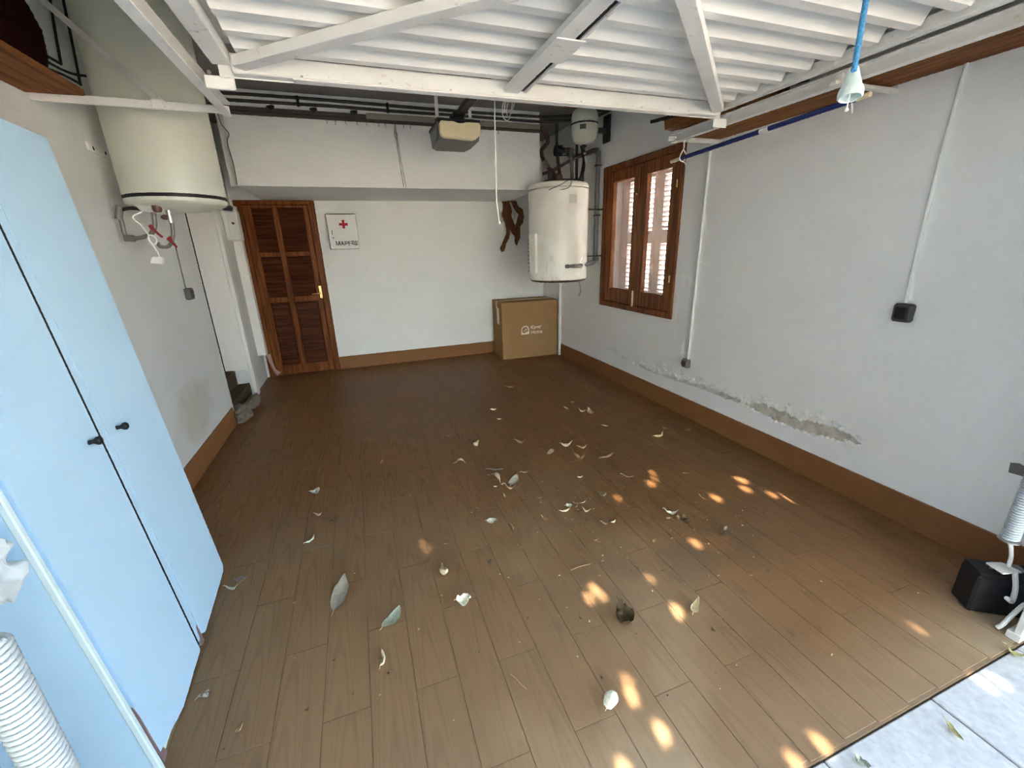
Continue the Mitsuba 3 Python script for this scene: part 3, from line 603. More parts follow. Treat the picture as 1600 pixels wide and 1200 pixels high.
put('red_tag', box((-1.045, 4.255, 2.345), (-1.015, 4.27, 2.405), .002), 'm_red', label='small red tag on the dark hose behind the tall water heater', cat='tag')

# ------------------------------------------------------------------ first-aid cabinet
fa = thing('first_aid_cabinet', 'white first-aid wall cabinet with a red cross and black lettering on the back wall', 'first-aid cabinet')
f0, f1, g0, g1 = -.250, .083, 1.487, 1.882
put('case', box((f0, YB-.085, g0), (f1, YB, g1), .006), 'm_conduit_grey', fa, label='grey case')
dr_ = put('door', box((f0+.006, YB-.097, g0+.002), (f1-.001, YB-.086, g1-.008), .004), 'm_cabinet', fa)
FM = lambda x, z: mat4(V(1, 0, 0), V(0, 0, 1), V(0, -1, 0), V(x, YB-.0965, z))
cx_, cz_ = -.065, 1.765
cr = Polygon([(-.014, -.048), (.014, -.048), (.014, -.014), (.048, -.014), (.048, .014), (.014, .014), (.014, .048), (-.014, .048), (-.014, .014), (-.048, .014), (-.048, -.014), (-.014, -.014)])
put('red_cross', prism(cr, .0012, FM(cx_, cz_)), 'm_red_ink', dr_)
put('lettering', text('MAPFRE', .046, .0012, FM(-.185, 1.530), True, .250), 'm_ink', dr_)
put('lock', [box((f0+.042, YB-.102, 1.652), (f0+.052, YB-.096, 1.70), .002), cyl((f0+.052, YB-.097, 1.617), (f0+.052, YB-.103, 1.617), .008, 14)], 'm_dark_plastic', dr_)

# ------------------------------------------------------------------ brown cloth scraps hanging at the top of the lower back wall
def px_poly(P): return Polygon([(1.952+(u-785)*.00878, 2.03-(v-315)*.0081) for u, v in P]).buffer(0)
hc = thing('hanging_cloth', 'torn dark brown cloth strips hanging on the back wall left of the corner boiler', 'cloth')
for i, (P, dy) in enumerate(((((784, 314), (796, 314), (799, 326), (798, 338), (803, 350), (808, 360), (812, 370), (807, 384), (803, 381), (803, 370), (797, 358), (793, 350), (795, 362), (793, 373), (788, 381), (785, 392), (780, 394), (779, 388), (784, 376), (789, 366), (789, 356), (787, 346), (783, 336), (786, 326)), .010),
                             (((796, 314), (806, 314), (809, 322), (816, 327), (818, 340), (815, 350), (811, 354), (811, 366), (806, 376), (804, 366), (806, 348), (810, 336), (804, 328)), .028),
                             (((788, 316), (793, 330), (791, 344), (798, 354), (804, 366), (800, 366), (792, 356), (786, 343)), .022))):
    m = prism(px_poly(P), .016, mat4(V(1, 0, 0), V(0, 0, 1), V(0, -1, 0), V(0, YB-dy, 0)))
    m = m.subdivide_to_size(.02); v = m.vertices; v[:, 1] -= .035*meshkit.fbm(v*V(14, 0, 9), 3, i)-.010; v[:, 0] += .012*(meshkit.noise(v*V(20, 0, 30), 5+i)-.5); m.vertices = v
    put('cloth_strip', m, 'm_brown_cloth', hc, smooth=50)
put('white_scrap', hull([V(1.952+(u-785)*.00878, YB-q, 2.03-(v-315)*.0081) for u, v in ((797, 315), (807, 317), (808, 330), (804, 342), (800, 330)) for q in (.006, .012)]), 'm_paper', hc)
put('paper_note', box((1.885, YB-.004, 1.76), (1.955, YB-.0015, 1.915)), 'm_paper', label='small pale paper half hidden behind the brown cloth on the back wall', cat='paper')

# ------------------------------------------------------------------ corner boiler
bx, by, br = 2.068, 4.285, .308
bo = thing('corner_boiler', 'old stained cream cylindrical boiler hanging in the back right corner above the cardboard box', 'boiler')
put('shell', lathe(rprofile(br, 1.105, 1.995, .018), (bx, by, 0), 72), 'm_tank_right', bo, smooth=40)
put('top_cap', lathe([(br-.004, 1.996), (br+.003, 2.000), (br+.003, 2.020), (br-.012, 2.042), (br-.06, 2.055), (1e-4, 2.060)], (bx, by, 0), 72), 'm_tank_right', bo, smooth=40)
put('bottom_rim', lathe([(1e-4, 1.085), (br-.05, 1.086), (br-.02, 1.094), (br-.006, 1.106)], (bx, by, 0), 72), 'm_copper_dark', bo, smooth=40)
def on_tank(ang, z, out=0.): return V(bx+(br+out)*math.cos(ang), by+(br+out)*math.sin(ang), z)
def curved_patch(a0, a1, z0, z1, th=.002, n=8):
    v, f = [], []
    for a in np.linspace(a0, a1, n):
        for z in (z0, z1):
            for o in (.0004, th): v.append(on_tank(a, z, o))
    for i in range(n-1):
        q = i*4
        for A, B in ((0, 1), (1, 3), (3, 2), (2, 0)): f += [(q+A, q+B, q+4+B), (q+A, q+4+B, q+4+A)]
    f += [(0, 2, 3), (0, 3, 1), (len(v)-4, len(v)-3, len(v)-1), (len(v)-4, len(v)-1, len(v)-2)]
    m = trimesh.Trimesh(v, f, process=False); m.fix_normals(); return m
A0 = -PI/2
put('sticker', curved_patch(A0-.10, A0+.17, 1.842, 1.922), 'm_paper', bo, label='faded grey sticker')
cv = put('side_cover', hull([on_tank(PI+.12, z, o) for z in (1.185, 1.575) for o in (0, .045)]+[on_tank(PI+.36, z, o) for z in (1.185, 1.575) for o in (0, .030)]), 'm_tank_right', bo, label='narrow vertical cover')
for k in range(9): put('vent_slot', box(on_tank(PI+.10, 1.21+.038*k)+V(-.052, -.012, -.008), on_tank(PI+.10, 1.21+.038*k)+V(-.012, .004, .008), .002), 'm_mid_plastic', bo)
put('top_wire', tube(spline([on_tank(A0-.75, 1.965, .006), on_tank(A0-.55, 1.985, .006), on_tank(A0-.35, 2.01, .012), on_tank(A0-.12, 2.045, .014), on_tank(A0-.05, 2.02, .016), on_tank(A0-.16, 1.975, .010), on_tank(A0-.4, 1.962, .008)], 6), .004, 7), 'm_conduit_grey', bo)
put('bottom_wire', tube(spline([on_tank(A0+.55, 1.09, -.05), on_tank(A0+.6, 1.02, -.03), on_tank(A0+.58, .98, -.03), on_tank(A0+.54, .93, -.04)], 6), .006, 7), 'm_braid', bo)
for z in (1.80, 1.335):
    put('wall_bracket', [bar((bx+br*.75, by-.12, z), (XR, by-.12, z), .030, .012, b=0), bar((bx+br*.9, by-.10, z-.06), (bx+br*.9, by-.10, z+.02), .012, .03, b=0)], 'm_black', bo)
vl = put('valve', [cyl((2.020, 3.955, 1.250), (2.020, 3.985, 1.250), .020, 14), tube(spline([(2.022, 3.952, 1.252), (2.09, 3.945, 1.250), (2.16, 3.985, 1.248), (2.24, 4.06, 1.248)], 6), .015, 12)], 'm_braid', bo)
for p, q, r in (((2.075, 3.945, 1.251), (2.105, 3.948, 1.250), .024), ((2.165, 3.985, 1.248), (2.195, 4.01, 1.248), .025)): put('nut', cyl(p, q, r, 6), 'm_steel', vl)
put('tap_lever', bar((2.15, 3.965, 1.27), (2.185, 3.95, 1.335), .022, .008), 'm_steel', vl)
gp = thing('drain_pipe', 'grey plastic pipe running up the right wall between the corner boiler and the window', 'pipe')
gx = XR-.034
put('pipe', tube(spline([(gx, 4.80, 2.402), (gx, 4.55, 2.392), (gx, 4.32, 2.382), (gx, 4.265, 2.36), (gx, 4.256, 2.30), (gx, 4.26, 2.0), (gx, 4.262, 1.6), (gx, 4.262, 1.36), (gx, 4.25, 1.300), (gx-.05, 4.20, 1.275), (2.38, 4.14, 1.262), (2.24, 4.06, 1.250)], 6), .024, 14), 'm_grey_pvc', gp, smooth=50)
for z in (2.23, 1.75): put('clip', [box((gx-.028, 4.232, z-.006), (gx+.034, 4.292, z+.006), .003), cyl((gx-.03, 4.262, z), (XR, 4.262, z), .005, 8)], 'm_black', gp)
put('elbow', lump((gx, 4.255, 1.305), (.034, .034, .038), 2, .08, 3), 'm_grey_pvc', gp, smooth=True)
# tangle of pipes above the boiler
def pipe(name, pts, r, mat, label, cat='pipe', parts=()):
    k = thing(name, label, cat); put('tube', tube(spline(pts, 6), r, 10), mat, k, smooth=50)
    for nm, m, mt in parts: put(nm, m, mt, k)
    return k
pipe('flexible_hose', [(2.06, 4.70, 2.66), (2.12, 4.72, 2.60), (2.17, 4.76, 2.545), (2.14, 4.78, 2.50), (2.09, 4.76, 2.45), (2.075, 4.70, 2.37), (2.10, 4.62, 2.27), (2.13, 4.52, 2.18), (2.10, 4.42, 2.09), (2.08, 4.36, 2.055)], .020, 'm_copper_dark', 'dark brown bent hose at the left of the pipe tangle above the corner boiler', 'hose',
     [('fitting', cyl((2.085, 4.66, 2.32), (2.10, 4.60, 2.25), .028, 12), 'm_steel')])
pipe('riser_pipe', [(2.20, 4.45, 2.055), (2.20, 4.55, 2.25), (2.21, 4.62, 2.50), (2.20, 4.60, 2.68)], .016, 'm_dark_pipe', 'thin dark pipe rising straight up from the corner boiler', 'pipe',
     [('nut', cyl((2.20, 4.47, 2.09), (2.20, 4.50, 2.14), .026, 6), 'm_copper_dark')])
pipe('riser_pipe', [(2.29, 4.40, 2.055), (2.29, 4.42, 2.20), (2.29, 4.44, 2.36)], .018, 'm_grey_pvc', 'grey plastic pipe standing on the top of the corner boiler', 'pipe',
     [('reducer', cyl((2.29, 4.44, 2.33), (2.29, 4.445, 2.41), .034, 14), 'm_mid_plastic')])
pipe('flexible_hose', [(2.33, 4.30, 2.055), (2.345, 4.30, 2.14), (2.375, 4.31, 2.26), (2.36, 4.30, 2.34), (2.32, 4.28, 2.44), (2.31, 4.27, 2.52)], .019, 'm_black', 'black hose rising from the right of the corner boiler to the small white expansion tank', 'hose',
     [('fitting', cyl((2.335, 4.30, 2.07), (2.343, 4.30, 2.13), .027, 12), 'm_dark_pipe')])
pipe('cross_pipe', [(2.06, 4.66, 2.20), (2.16, 4.56, 2.235), (2.28, 4.45, 2.30), (2.42, 4.34, 2.36), (2.51, 4.30, 2.385)], .016, 'm_copper_dark', 'rusty brown pipe crossing the pipe tangle above the corner boiler', 'pipe')
pipe('manifold', [(1.98, 4.42, 2.085), (2.10, 4.44, 2.10), (2.24, 4.40, 2.10), (2.38, 4.34, 2.095)], .022, 'm_copper_dark', 'dark horizontal pipe lying across the top of the corner boiler', 'pipe', [('valve_body', lump((2.13, 4.40, 2.13), (.04, .03, .045), 5, .2, 2), 'm_copper_dark'), ('valve_body', lump((2.06, 4.46, 2.15), (.03, .03, .05), 7, .2, 2), 'm_dark_pipe')])
pipe('riser_pipe', [(2.39, 4.50, 2.08), (2.40, 4.52, 2.30), (2.41, 4.54, 2.50), (2.42, 4.56, 2.76)], .015, 'm_dark_pipe', 'dark pipe rising behind the black hose to the ceiling in the back right corner', 'pipe')
pm = thing('pump', 'small black pump clamped in the pipe tangle above the corner boiler', 'pump')
put('motor', cyl((2.135, 4.50, 2.40), (2.215, 4.50, 2.40), .052, 18), 'm_black', pm, smooth=40)
for z in (2.435, 2.365): put('bolt', cyl((2.20, 4.455, z), (2.225, 4.455, z), .010, 8), 'm_steel', pm)
put('flange', box((2.222, 4.46, 2.36), (2.30, 4.54, 2.43), .006), 'm_dark_plastic', pm)
pipe('safety_valve', [(2.325, 4.20, 2.30), (2.335, 4.20, 2.26), (2.34, 4.20, 2.22)], .011, 'm_steel', 'small shiny steel safety valve hanging beside the black hose in the pipe tangle', 'valve', [('knob', lump((2.318, 4.20, 2.325), (.014, .014, .014), 2, .1, 2), 'm_steel')])
xv = thing('expansion_tank', 'small white round-bottomed expansion tank high on the right wall above the corner boiler', 'expansion tank')
ex, ey, er = 2.262, 4.112, .128
put('vessel', lathe([(1e-4, 2.378), (.05, 2.383), (.092, 2.403), (.118, 2.44), (er, 2.49), (er, 2.548)], (ex, ey, 0), 48), 'm_tank_left', xv, smooth=40)
put('vessel_top', lathe([(er, 2.560), (er, 2.615), (.118, 2.655), (.092, 2.682), (1e-4, 2.70)], (ex, ey, 0), 48), 'm_tank_left', xv, smooth=40)
put('clamp_band', lathe([(er-.002, 2.546), (er+.004, 2.548), (er+.004, 2.560), (er-.002, 2.562)], (ex, ey, 0), 48), 'm_dark_pipe', xv, smooth=40)
put('nozzle', cyl((ex, ey, 2.362), (ex, ey, 2.382), .024, 14), 'm_black', xv)
aa = -PI/2-.62
put('sticker', hull([V(ex+(er+o)*math.cos(a), ey+(er+o)*math.sin(a), z) for a in (aa-.22, aa, aa+.22) for z in (2.492, 2.532) for o in (0, .0015)]), 'm_mid_plastic', xv)
put('bracket', [box((ex+.09, ey+.02, 2.50), (XR, ey+.06, 2.545), .003), box((XR-.02, ey-.02, 2.42), (XR, ey+.10, 2.66), .003), box((ex-.02, ey+.02, 2.6985), (XR, ey+.10, 2.708), .003)], 'm_dark_pipe', xv)
put('red_bracket', box((2.14, 4.00, 2.740), (XR, 4.30, 2.7695), .006), 'm_red', label='dark red metal bracket on the right wall above the small white expansion tank', cat='bracket')
wtk = put('cable_trunk', box((XR-.034, 5.158, .0), (XR-.001, 5.198, 1.60), .003), 'm_white_plastic', label='white cable trunk standing upright on the right wall beside the cardboard box', cat='cable trunk')

# ------------------------------------------------------------------ cardboard box
cbx = thing('cardboard_box', 'brown cardboard box with white printed logo standing in the back right corner', 'cardboard box')
ang_ = math.radians(-2.4); e1_ = V(math.cos(ang_), math.sin(ang_), 0); e2_ = V(-math.sin(ang_), math.cos(ang_), 0); o_ = V(1.722, 5.252, 0)
BW, BD, BH = .792, .462, .762
BM = mat4(e1_, e2_, V(0, 0, 1), o_)
m = box((0, 0, .0005), (BW, BD, BH-.004), .005); m.apply_transform(BM); put('carton', m, 'm_card', cbx)
for y0, y1, sk in ((.0, BD/2-.002, .002), (BD/2+.002, BD, .0)):
    m = hull([V(x, y, z) for x in (.001, BW-.001) for y, z in ((y0, BH-.006), (y0, BH-.003+sk), (y1, BH-.003), (y1, BH+.001+sk))]); m.apply_transform(BM); put('flap', m, 'm_card', cbx)
m = box((-.0012, BD/2-.03, BH+.001), (BW+.001, BD/2+.03, BH+.0042)); m2 = box((-.0014, BD/2-.03, BH-.10), (-.0002, BD/2+.03, BH+.004)); mm = trimesh.util.concatenate([m, m2]); mm.apply_transform(BM); put('tape', mm, 'm_tape', cbx)
m = box((-.0016, .12, .46), (-.0002, .235, .68)); m.apply_transform(BM); put('label_sheet', m, 'm_print', cbx, label='white paper label on the side')
FB = lambda x, z: BM @ mat4(V(1, 0, 0), V(0, 0, 1), V(0, -1, 0), V(x, .0002, z))
arch = Polygon([(0, 0), (.112, 0), (.112, .062)]+[(.056+.056*math.cos(a), .062+.056*math.sin(a)) for a in np.linspace(0, PI, 20)]+[(0, .062)])
inn = Polygon([(.013, .030), (.035, .020), (.060, .026), (.099, .040), (.099, .062)]+[(.056+.043*math.cos(a), .062+.043*math.sin(a)) for a in np.linspace(0, PI, 20)]+[(.013, .062)])
lg = put('logo', [prism(arch.difference(inn.buffer(0)), .0012, FB(.268, .322))], 'm_print', cbx)
for i, (x0, w) in enumerate(((.030, .05), (.05, .045))):
    put('arch_stroke', prism(Polygon([(x0, .048+.016*i), (x0+w, .054+.016*i), (x0+w, .060+.016*i), (x0, .054+.016*i)]), .0012, FB(.268, .322)), 'm_print', lg)
put('lettering', text("Kave'", .044, .0012, FB(.400, .392), True), 'm_print', lg)
put('lettering', text('Home', .044, .0012, FB(.400, .325), True), 'm_print', lg)

# ------------------------------------------------------------------ conduits, socket, switch on the right wall
k = thing('wall_conduit', 'white surface conduit running down the right wall beside the window to the grey socket', 'conduit')
put('tube', cyl((XR-.013, 2.735, .51), (XR-.013, 2.728, 2.13), .0105, 12), 'm_white_plastic', k, smooth=50)
for z in (.75, 1.3, 1.85): put('clip', box((XR-.018, 2.714, z-.007), (XR, 2.752, z+.007), .003), 'm_white_plastic', k)
k = thing('wall_socket', 'small grey socket low on the right wall below the white conduit by the window', 'socket')
put('box', box((XR-.050, 2.705, .440), (XR, 2.775, .512), .010), 'm_braid', k); put('face', lathe([(1e-4, 0), (.022, 0), (.026, .003), (.026, .008)], (XR-.058, 2.74, .476), 20, 'x'), 'm_dark_plastic', k)
k = thing('wall_conduit', 'white painted conduit running down the right wall to the black light switch', 'conduit')
put('tube', tube(spline([(XR-.008, 1.322, 2.131), (XR-.008, 1.330, 1.7), (XR-.008, 1.322, 1.132)], 5), .0085, 12), 'm_wall_right', k, smooth=50)
k = thing('light_switch', 'black square light switch on the right wall below the painted conduit', 'switch')
put('plate', box((XR-.040, 1.272, 1.040), (XR, 1.355, 1.130), .010), 'm_dark_plastic', k); put('rocker', box((XR-.046, 1.288, 1.056), (XR-.038, 1.339, 1.114), .004), 'm_black', k)

# ------------------------------------------------------------------ blue pole, rope with bell-shaped pull
bp = thing('blue_pole', 'thin dark blue pole with cream ends tied below the right guide rail', 'pole')
q0, q1 = V(2.20, 2.628, 1.996), V(2.20, 1.520, 2.034)
L_ = lambda t: q0+(q1-q0)*t
put('pole', cyl(L_(0), L_(.56), .0125, 14), 'm_blue_pole', bp, smooth=50); put('pole', cyl(L_(.60), L_(1), .0125, 14), 'm_blue_pole', bp, smooth=50)
put('band', cyl(L_(.555), L_(.605), .0135, 14), 'm_cabinet', bp, label='pale band'); put('tip', cyl(L_(-.095), L_(.012), .0115, 12), 'm_cream_plastic', bp, label='cream tip'); put('tip', cyl(L_(.998), L_(1.05), .0115, 12), 'm_cream_plastic', bp, label='cream tip')
put('tie', [tube(spline([L_(.01)+V(0, 0, .12), L_(.005)+V(.006, 0, .06), L_(.0)+V(-.012, 0, .02), L_(.0)+V(-.014, 0, -.012), L_(.01)+V(.012, .0, -.026), L_(.02)+V(.02, 0, -.045)], 5), .0035, 7), tube(spline([L_(.005)+V(.006, 0, .05), L_(.02)+V(.016, 0, .015), L_(.01)+V(.012, 0, -.018)], 5), .0035, 7)], 'm_white_plastic', bp)
put('tie', tube(spline([L_(.985)+V(0, 0, .075), L_(.985)+V(-.014, 0, .01), L_(.985)+V(0, 0, -.016), L_(.985)+V(.01, 0, -.05)], 5), .003, 7), 'm_white_plastic', bp)
pr_ = thing('pull_rope', 'bright blue twisted rope ending in a pale bell-shaped plastic pull below the garage door', 'rope')
def twisted(p, q, r, turns, n=90):
    p, q = V(*p), V(*q); d, a, u = frame_of(q-p); out = []
    for k in range(3):
        t = np.linspace(0, 1, n); ph = 2*PI*turns*t+k*2*PI/3
        out.append(tube(p+(q-p)*t[:, None]+r*(np.cos(ph)[:, None]*a+np.sin(ph)[:, None]*u), r*1.02, 7))
    return out
put('rope', twisted((1.555, 1.10, 1.945), (1.549, 1.10, 2.165), .0043, 11), 'm_blue_rope', pr_, label='bright blue twisted rope')
bt = V(1.560, 1.10, 1.872)
bell = lathe([(.040, .000), (.046, .004), (.047, .018), (.043, .030), (.037, .036), (.033, .048), (.026, .066), (.019, .088), (.014, .096), (1e-4, .097), (1e-4, .092), (.012, .088), (.022, .064), (.031, .036), (.037, .022), (.036, .004), (.040, .000)], (0, 0, 0), 40)
bell.apply_scale([.74, .74, .98]); bell.apply_transform(RM(math.radians(10), (0, 1, 0))); bell.apply_transform(RM(math.radians(-10), (1, 0, 0))); bell.apply_translation(bt)
put('bell', bell, 'm_bell', pr_, smooth=35, label='pale bell-shaped pull')
put('cord_end', [tube(spline([bt+V(-.004, 0, .05), bt+V(-.004, 0, -.005), bt+V(-.006, 0, -.030)], 5), .0022, 6), lump(bt+V(-.006, 0, -.032), (.006, .006, .006), 1, .1, 2)], 'm_white_plastic', pr_)

# ------------------------------------------------------------------ wardrobe leaning back against the left wall
wd = thing('wardrobe', 'pale blue-white flat wardrobe with two long doors and black knobs against the left wall', 'wardrobe')
WN, W1, W2 = V(.99485, .06985, .07340), V(.07004, -.99754, 0), V(-.07321, -.00514, .99730)
WM = mat4(W1, W2, WN, V(-.787, 2.056, .0))           # x along the front towards the camera, y up the doors, z outwards
WD = -.268
def wput(nm, m, mat, parent, **k): m.apply_transform(WM); return put(nm, m, mat, parent, **k)
def wbox(lo, hi, b=.002): return box(lo, hi, b)
wput('side_panel', wbox((0, .015, WD), (.018, 1.862, -.020)), 'm_wardrobe', wd)
wput('side_panel', wbox((.902, .012, WD), (.930, 1.862, -.004)), 'm_wardrobe', wd)
wput('side_trim', wbox((.9155, .012, -.010), (.9325, 1.862, .006), .003), 'm_wardrobe_edge', wd)
wput('top_panel', wbox((.018, 1.842, WD), (.902, 1.862, -.020)), 'm_wardrobe', wd)
wput('back_panel', wbox((.018, .012, WD), (.902, 1.842, WD+.006)), 'm_wardrobe', wd)
wput('plinth', wbox((.62, -.006, -.045), (.930, .060, -.022)), 'm_wardrobe_edge', wd)
def chipped(x0, x1, y0, y1, seed, notch):
    """a door panel whose bottom edge is frayed by damp"""
    g = np.random.default_rng(seed); n = 26
    bt_ = [(x, y0+notch(x)+.006*(meshkit.noise(V(x*60, seed, .5))-.3)) for x in np.linspace(x0, x1, n)]
    return prism(Polygon(bt_+[(x1, y1), (x0, y1)]).buffer(0), .0175, mat4(V(1, 0, 0), V(0, 1, 0), V(0, 0, 1), V(0, 0, -.0185)))
dA = wput('door', chipped(.002, .428, .010, 1.852, 3, lambda x: max(0, .022-x)*.8+max(0, x-.40)*1.0), 'm_wardrobe', wd)
wput('edge_strip', wbox((.4300, .035, -.0187), (.470, 1.852, -.0011), .0006), 'm_wardrobe', dA)
wput('gap_shade', wbox((.4702, .03, -.017), (.4812, 1.85, -.0008), .0003), 'm_black', wd)  # flush black strip stands in for the dark open gap between the doors
dB = wput('door', chipped(.480, .892, .008, 1.852, 4, lambda x: max(0, x-.72)*.30), 'm_wardrobe', wd)
wput('swollen_edge', hull([V(x, y, z) for x, y in ((.425, .0), (.455, .005), (.445, .085), (.432, .09)) for z in (-.016, -.001)]), 'm_chipboard', wd)
wput('swollen_edge', hull([V(x, y, z) for x, y in ((.868, .02), (.898, .02), (.897, .26), (.890, .20)) for z in (-.016, -.0025)]), 'm_chipboard', wd)
def knob(par, x, y):
    m = lathe([(1e-4, 0), (.007, 0), (.006, .010), (.008, .014), (.0125, .020), (.013, .026), (.009, .031), (1e-4, .032)], (0, 0, 0), 24)
    m.apply_translation((x, y, -.001)); wput('knob', m, 'm_black', par, smooth=40, label='black knob')
knob(dA, .366, .912); knob(dB, .543, .934)
put('floor_chip', hull([V(x, y, z) for x, y in ((-.735, 1.96), (-.70, 1.93), (-.675, 1.955), (-.70, 1.975)) for z in (.0005, .004)]), 'm_chipboard', label='broken dark chip of board on the floor at the far foot of the wardrobe', cat='chip')

# plastic bag beside the wardrobe
bag = lump((-.905, 1.045, .850), (.145, .055, .115), 9, .30, 5); v = bag.vertices
v += (meshkit.noise(v*V(34, 34, 34), 2)[:, None]-.5)*.022*np.array([1, 1, 1]); bag.vertices = v
pb = thing('plastic_bag', 'crumpled white plastic bag hanging at the near side of the wardrobe, at the left edge', 'plastic bag')
put('bag', bag, 'm_bag', pb, smooth=25)
put('handles', [tube(spline([(-.93, 1.06, .94), (-.935, 1.10, 1.02), (-.93, 1.115, 1.06)], 6), .008, 7), tube(spline([(-.88, 1.06, .94), (-.92, 1.10, 1.02), (-.93, 1.115, 1.06)], 6), .007, 7)], 'm_bag', pb)

# ------------------------------------------------------------------ door springs, posts and weights at the entrance
def coil(cx, cy, z0, z1, R, r):
    turns = int((z1-z0)/(2*r*1.03)); n = turns*14; t = np.linspace(0, 1, n)
    return tube(np.stack([cx+R*np.cos(t*turns*2*PI), cy+R*np.sin(t*turns*2*PI), z0+(z1-z0)*t], -1), r, 6)
sp = thing('coil_spring', 'white painted coil spring standing open-topped at the bottom left beside the door frame', 'spring')
put('coil', coil(-.496, .60, .22, 1.000, .0195, .0046), 'm_spring', sp, smooth=True)
put('inner_shade', lathe([(.0138, .22), (.0138, .994), (.0142, .995), (1e-4, .75)], (-.496, .60, 0), 20), 'm_black', sp)  # black filler stands in for the shaded hollow of the spring
put('hook', tube(spline([(-.496, .60, .225), (-.496, .60, .16), (-.505, .60, .10), (-.52, .60, .03), (-.52, .60, .0015)], 6), .006, 8), 'm_steel', sp)
sp2 = thing('coil_spring', 'white painted coil spring hanging at the right edge above the black box', 'spring')
put('coil', coil(2.103, .60, .392, 1.45, .0205, .0048), 'm_spring', sp2, smooth=True)
put('inner_shade', lathe([(1e-4, .395), (.0145, .396), (.0145, 1.45), (1e-4, 1.451)], (2.103, .60, 0), 20), 'm_copper_dark', sp2)
put('ring', lathe([(.018, .383), (.030, .385), (.031, .390), (.018, .392)], (2.103, .60, 0), 24), 'm_steel', sp2)
put('hook', tube(spline([(2.103, .60, .42), (2.120, .60, .372), (2.150, .60, .33), (2.176, .60, .285), (2.182, .60, .245)], 6), .0065, 8), 'm_white_metal', sp2)
an = thing('spring_anchor', 'white steel anchor plate with a bent pin before the black box at right', 'anchor')
put('plate', hull([V(*q) for q in ((2.112, .585, .247), (2.26, .585, .205), (2.26, .64, .205), (2.13, .64, .247), (2.112, .585, .241), (2.26, .585, .199), (2.26, .64, .199), (2.13, .64, .241))]), 'm_white_metal', an)
put('pin', tube(spline([(2.215, .588, .215), (2.216, .572, .15), (2.214, .568, .095), (2.172, .570, .122)], 6), .0085, 8), 'm_white_metal', an)
blk = thing('counterweight_box', 'black box on the floor at the right edge by the door frame', 'box')
QM = mat4(V(.824, -.567, 0), V(.567, .824, 0), V(0, 0, 1), V(2.138, .644, 0))
def qput(nm, m, mat): m.apply_transform(QM); return put(nm, m, mat, blk)
qput('case', box((0, 0, .0005), (.235, .10, .172), .008), 'm_black')
qput('lid', box((.004, .004, .173), (.231, .097, .184), .003), 'm_black')
qput('grey_tab', hull([V(.05+a, .04+b_, .185+c) for a, b_, c in ((0, 0, 0), (.12, 0, 0), (.12, .045, 0), (.03, .045, 0), (0, 0, .004), (.12, 0, .004), (.12, .045, .004), (.03, .045, .004))]), 'm_grey_pvc')
put('white_cable', tube(spline([(2.135, .555, .009), (2.140, .547, .03), (2.160, .540, .075), (2.20, .535, .11), (2.26, .53, .12)], 8), .0075, 9), 'm_white_plastic', label='short white cable curving up from the floor beside the right door post', cat='cable')
for x0, x1, lab in ((-.56, -.52, 'white steel door post at the left of the entrance'), (2.13, 2.235, 'white steel door post at the right of the entrance')):
    k = thing('door_post', lab, 'door post')
    put('post', box((x0, .492, .0005), (x1, .515, 2.15), .003), 'm_white_metal', k)
    put('foot', box((x0-.005, .491, .0005), (x1+.005, .530, .03), .002), 'm_white_metal', k)

# ------------------------------------------------------------------ fallen leaves
def leaf_mesh(L, wr, kind, seed):
    g = np.random.default_rng(seed); ns, nt = 13, 7
    s = np.linspace(0, 1, ns); t = np.linspace(-1, 1, nt)
    hw = .5*L*wr*np.sin(PI*np.clip(s, .0, 1)**.85)**.75*(1+.10*(meshkit.noise(np.stack([s*5, s*0+seed, s*0], -1))-.5)); hw[0] = hw[-1] = .012*L
    roll = {'oval': .5, 'flat': .25, 'boat': 2.1, 'curl': 2.5, 'cup': 1.3, 'crump': 1.1, 'skel': .35}[kind]
    bend = {'oval': .34, 'flat': .05, 'boat': .48, 'curl': .80, 'cup': 1.0, 'crump': .75, 'skel': .14}[kind]
    rough = {'oval': .04, 'flat': .02, 'boat': .07, 'curl': .09, 'cup': .09, 'crump': .30, 'skel': .05}[kind]
    v = []
    for i in range(ns):
        k = roll*(.6+.5*s[i] if kind == 'curl' else 1)
        for j in range(nt):
            a = t[j]*k; yy_ = hw[i]/k*math.sin(a) if k > .01 else hw[i]*t[j]; zz = hw[i]/k*(1-math.cos(a))
            x = (s[i]-.5)*L
            zz += bend*L*(2*(s[i]-.5))**2*.5 + (.010*L*(1-abs(t[j])*3) if kind == 'oval' and abs(t[j]) < .34 else 0)
            v.append((x, yy_, zz))
    v = np.array(v); e = L*rough
    v[:, 2] += e*2*(meshkit.fbm(v/L*V(5, 5, 5)+seed*7.3, 2)-.5); v[:, 1] += e*1.2*(meshkit.fbm(v/L*V(5, 5, 5)+seed*3.3+40, 2)-.5)
    f = []
    for i in range(ns-1):
        for j in range(nt-1):
            A = i*nt+j; f += [(A, A+nt, A+nt+1), (A, A+nt+1, A+1)]
    n = len(v); m = trimesh.Trimesh(v, f, process=False); vn = m.vertex_normals
    top = v+vn*.0004
    return v, top, f
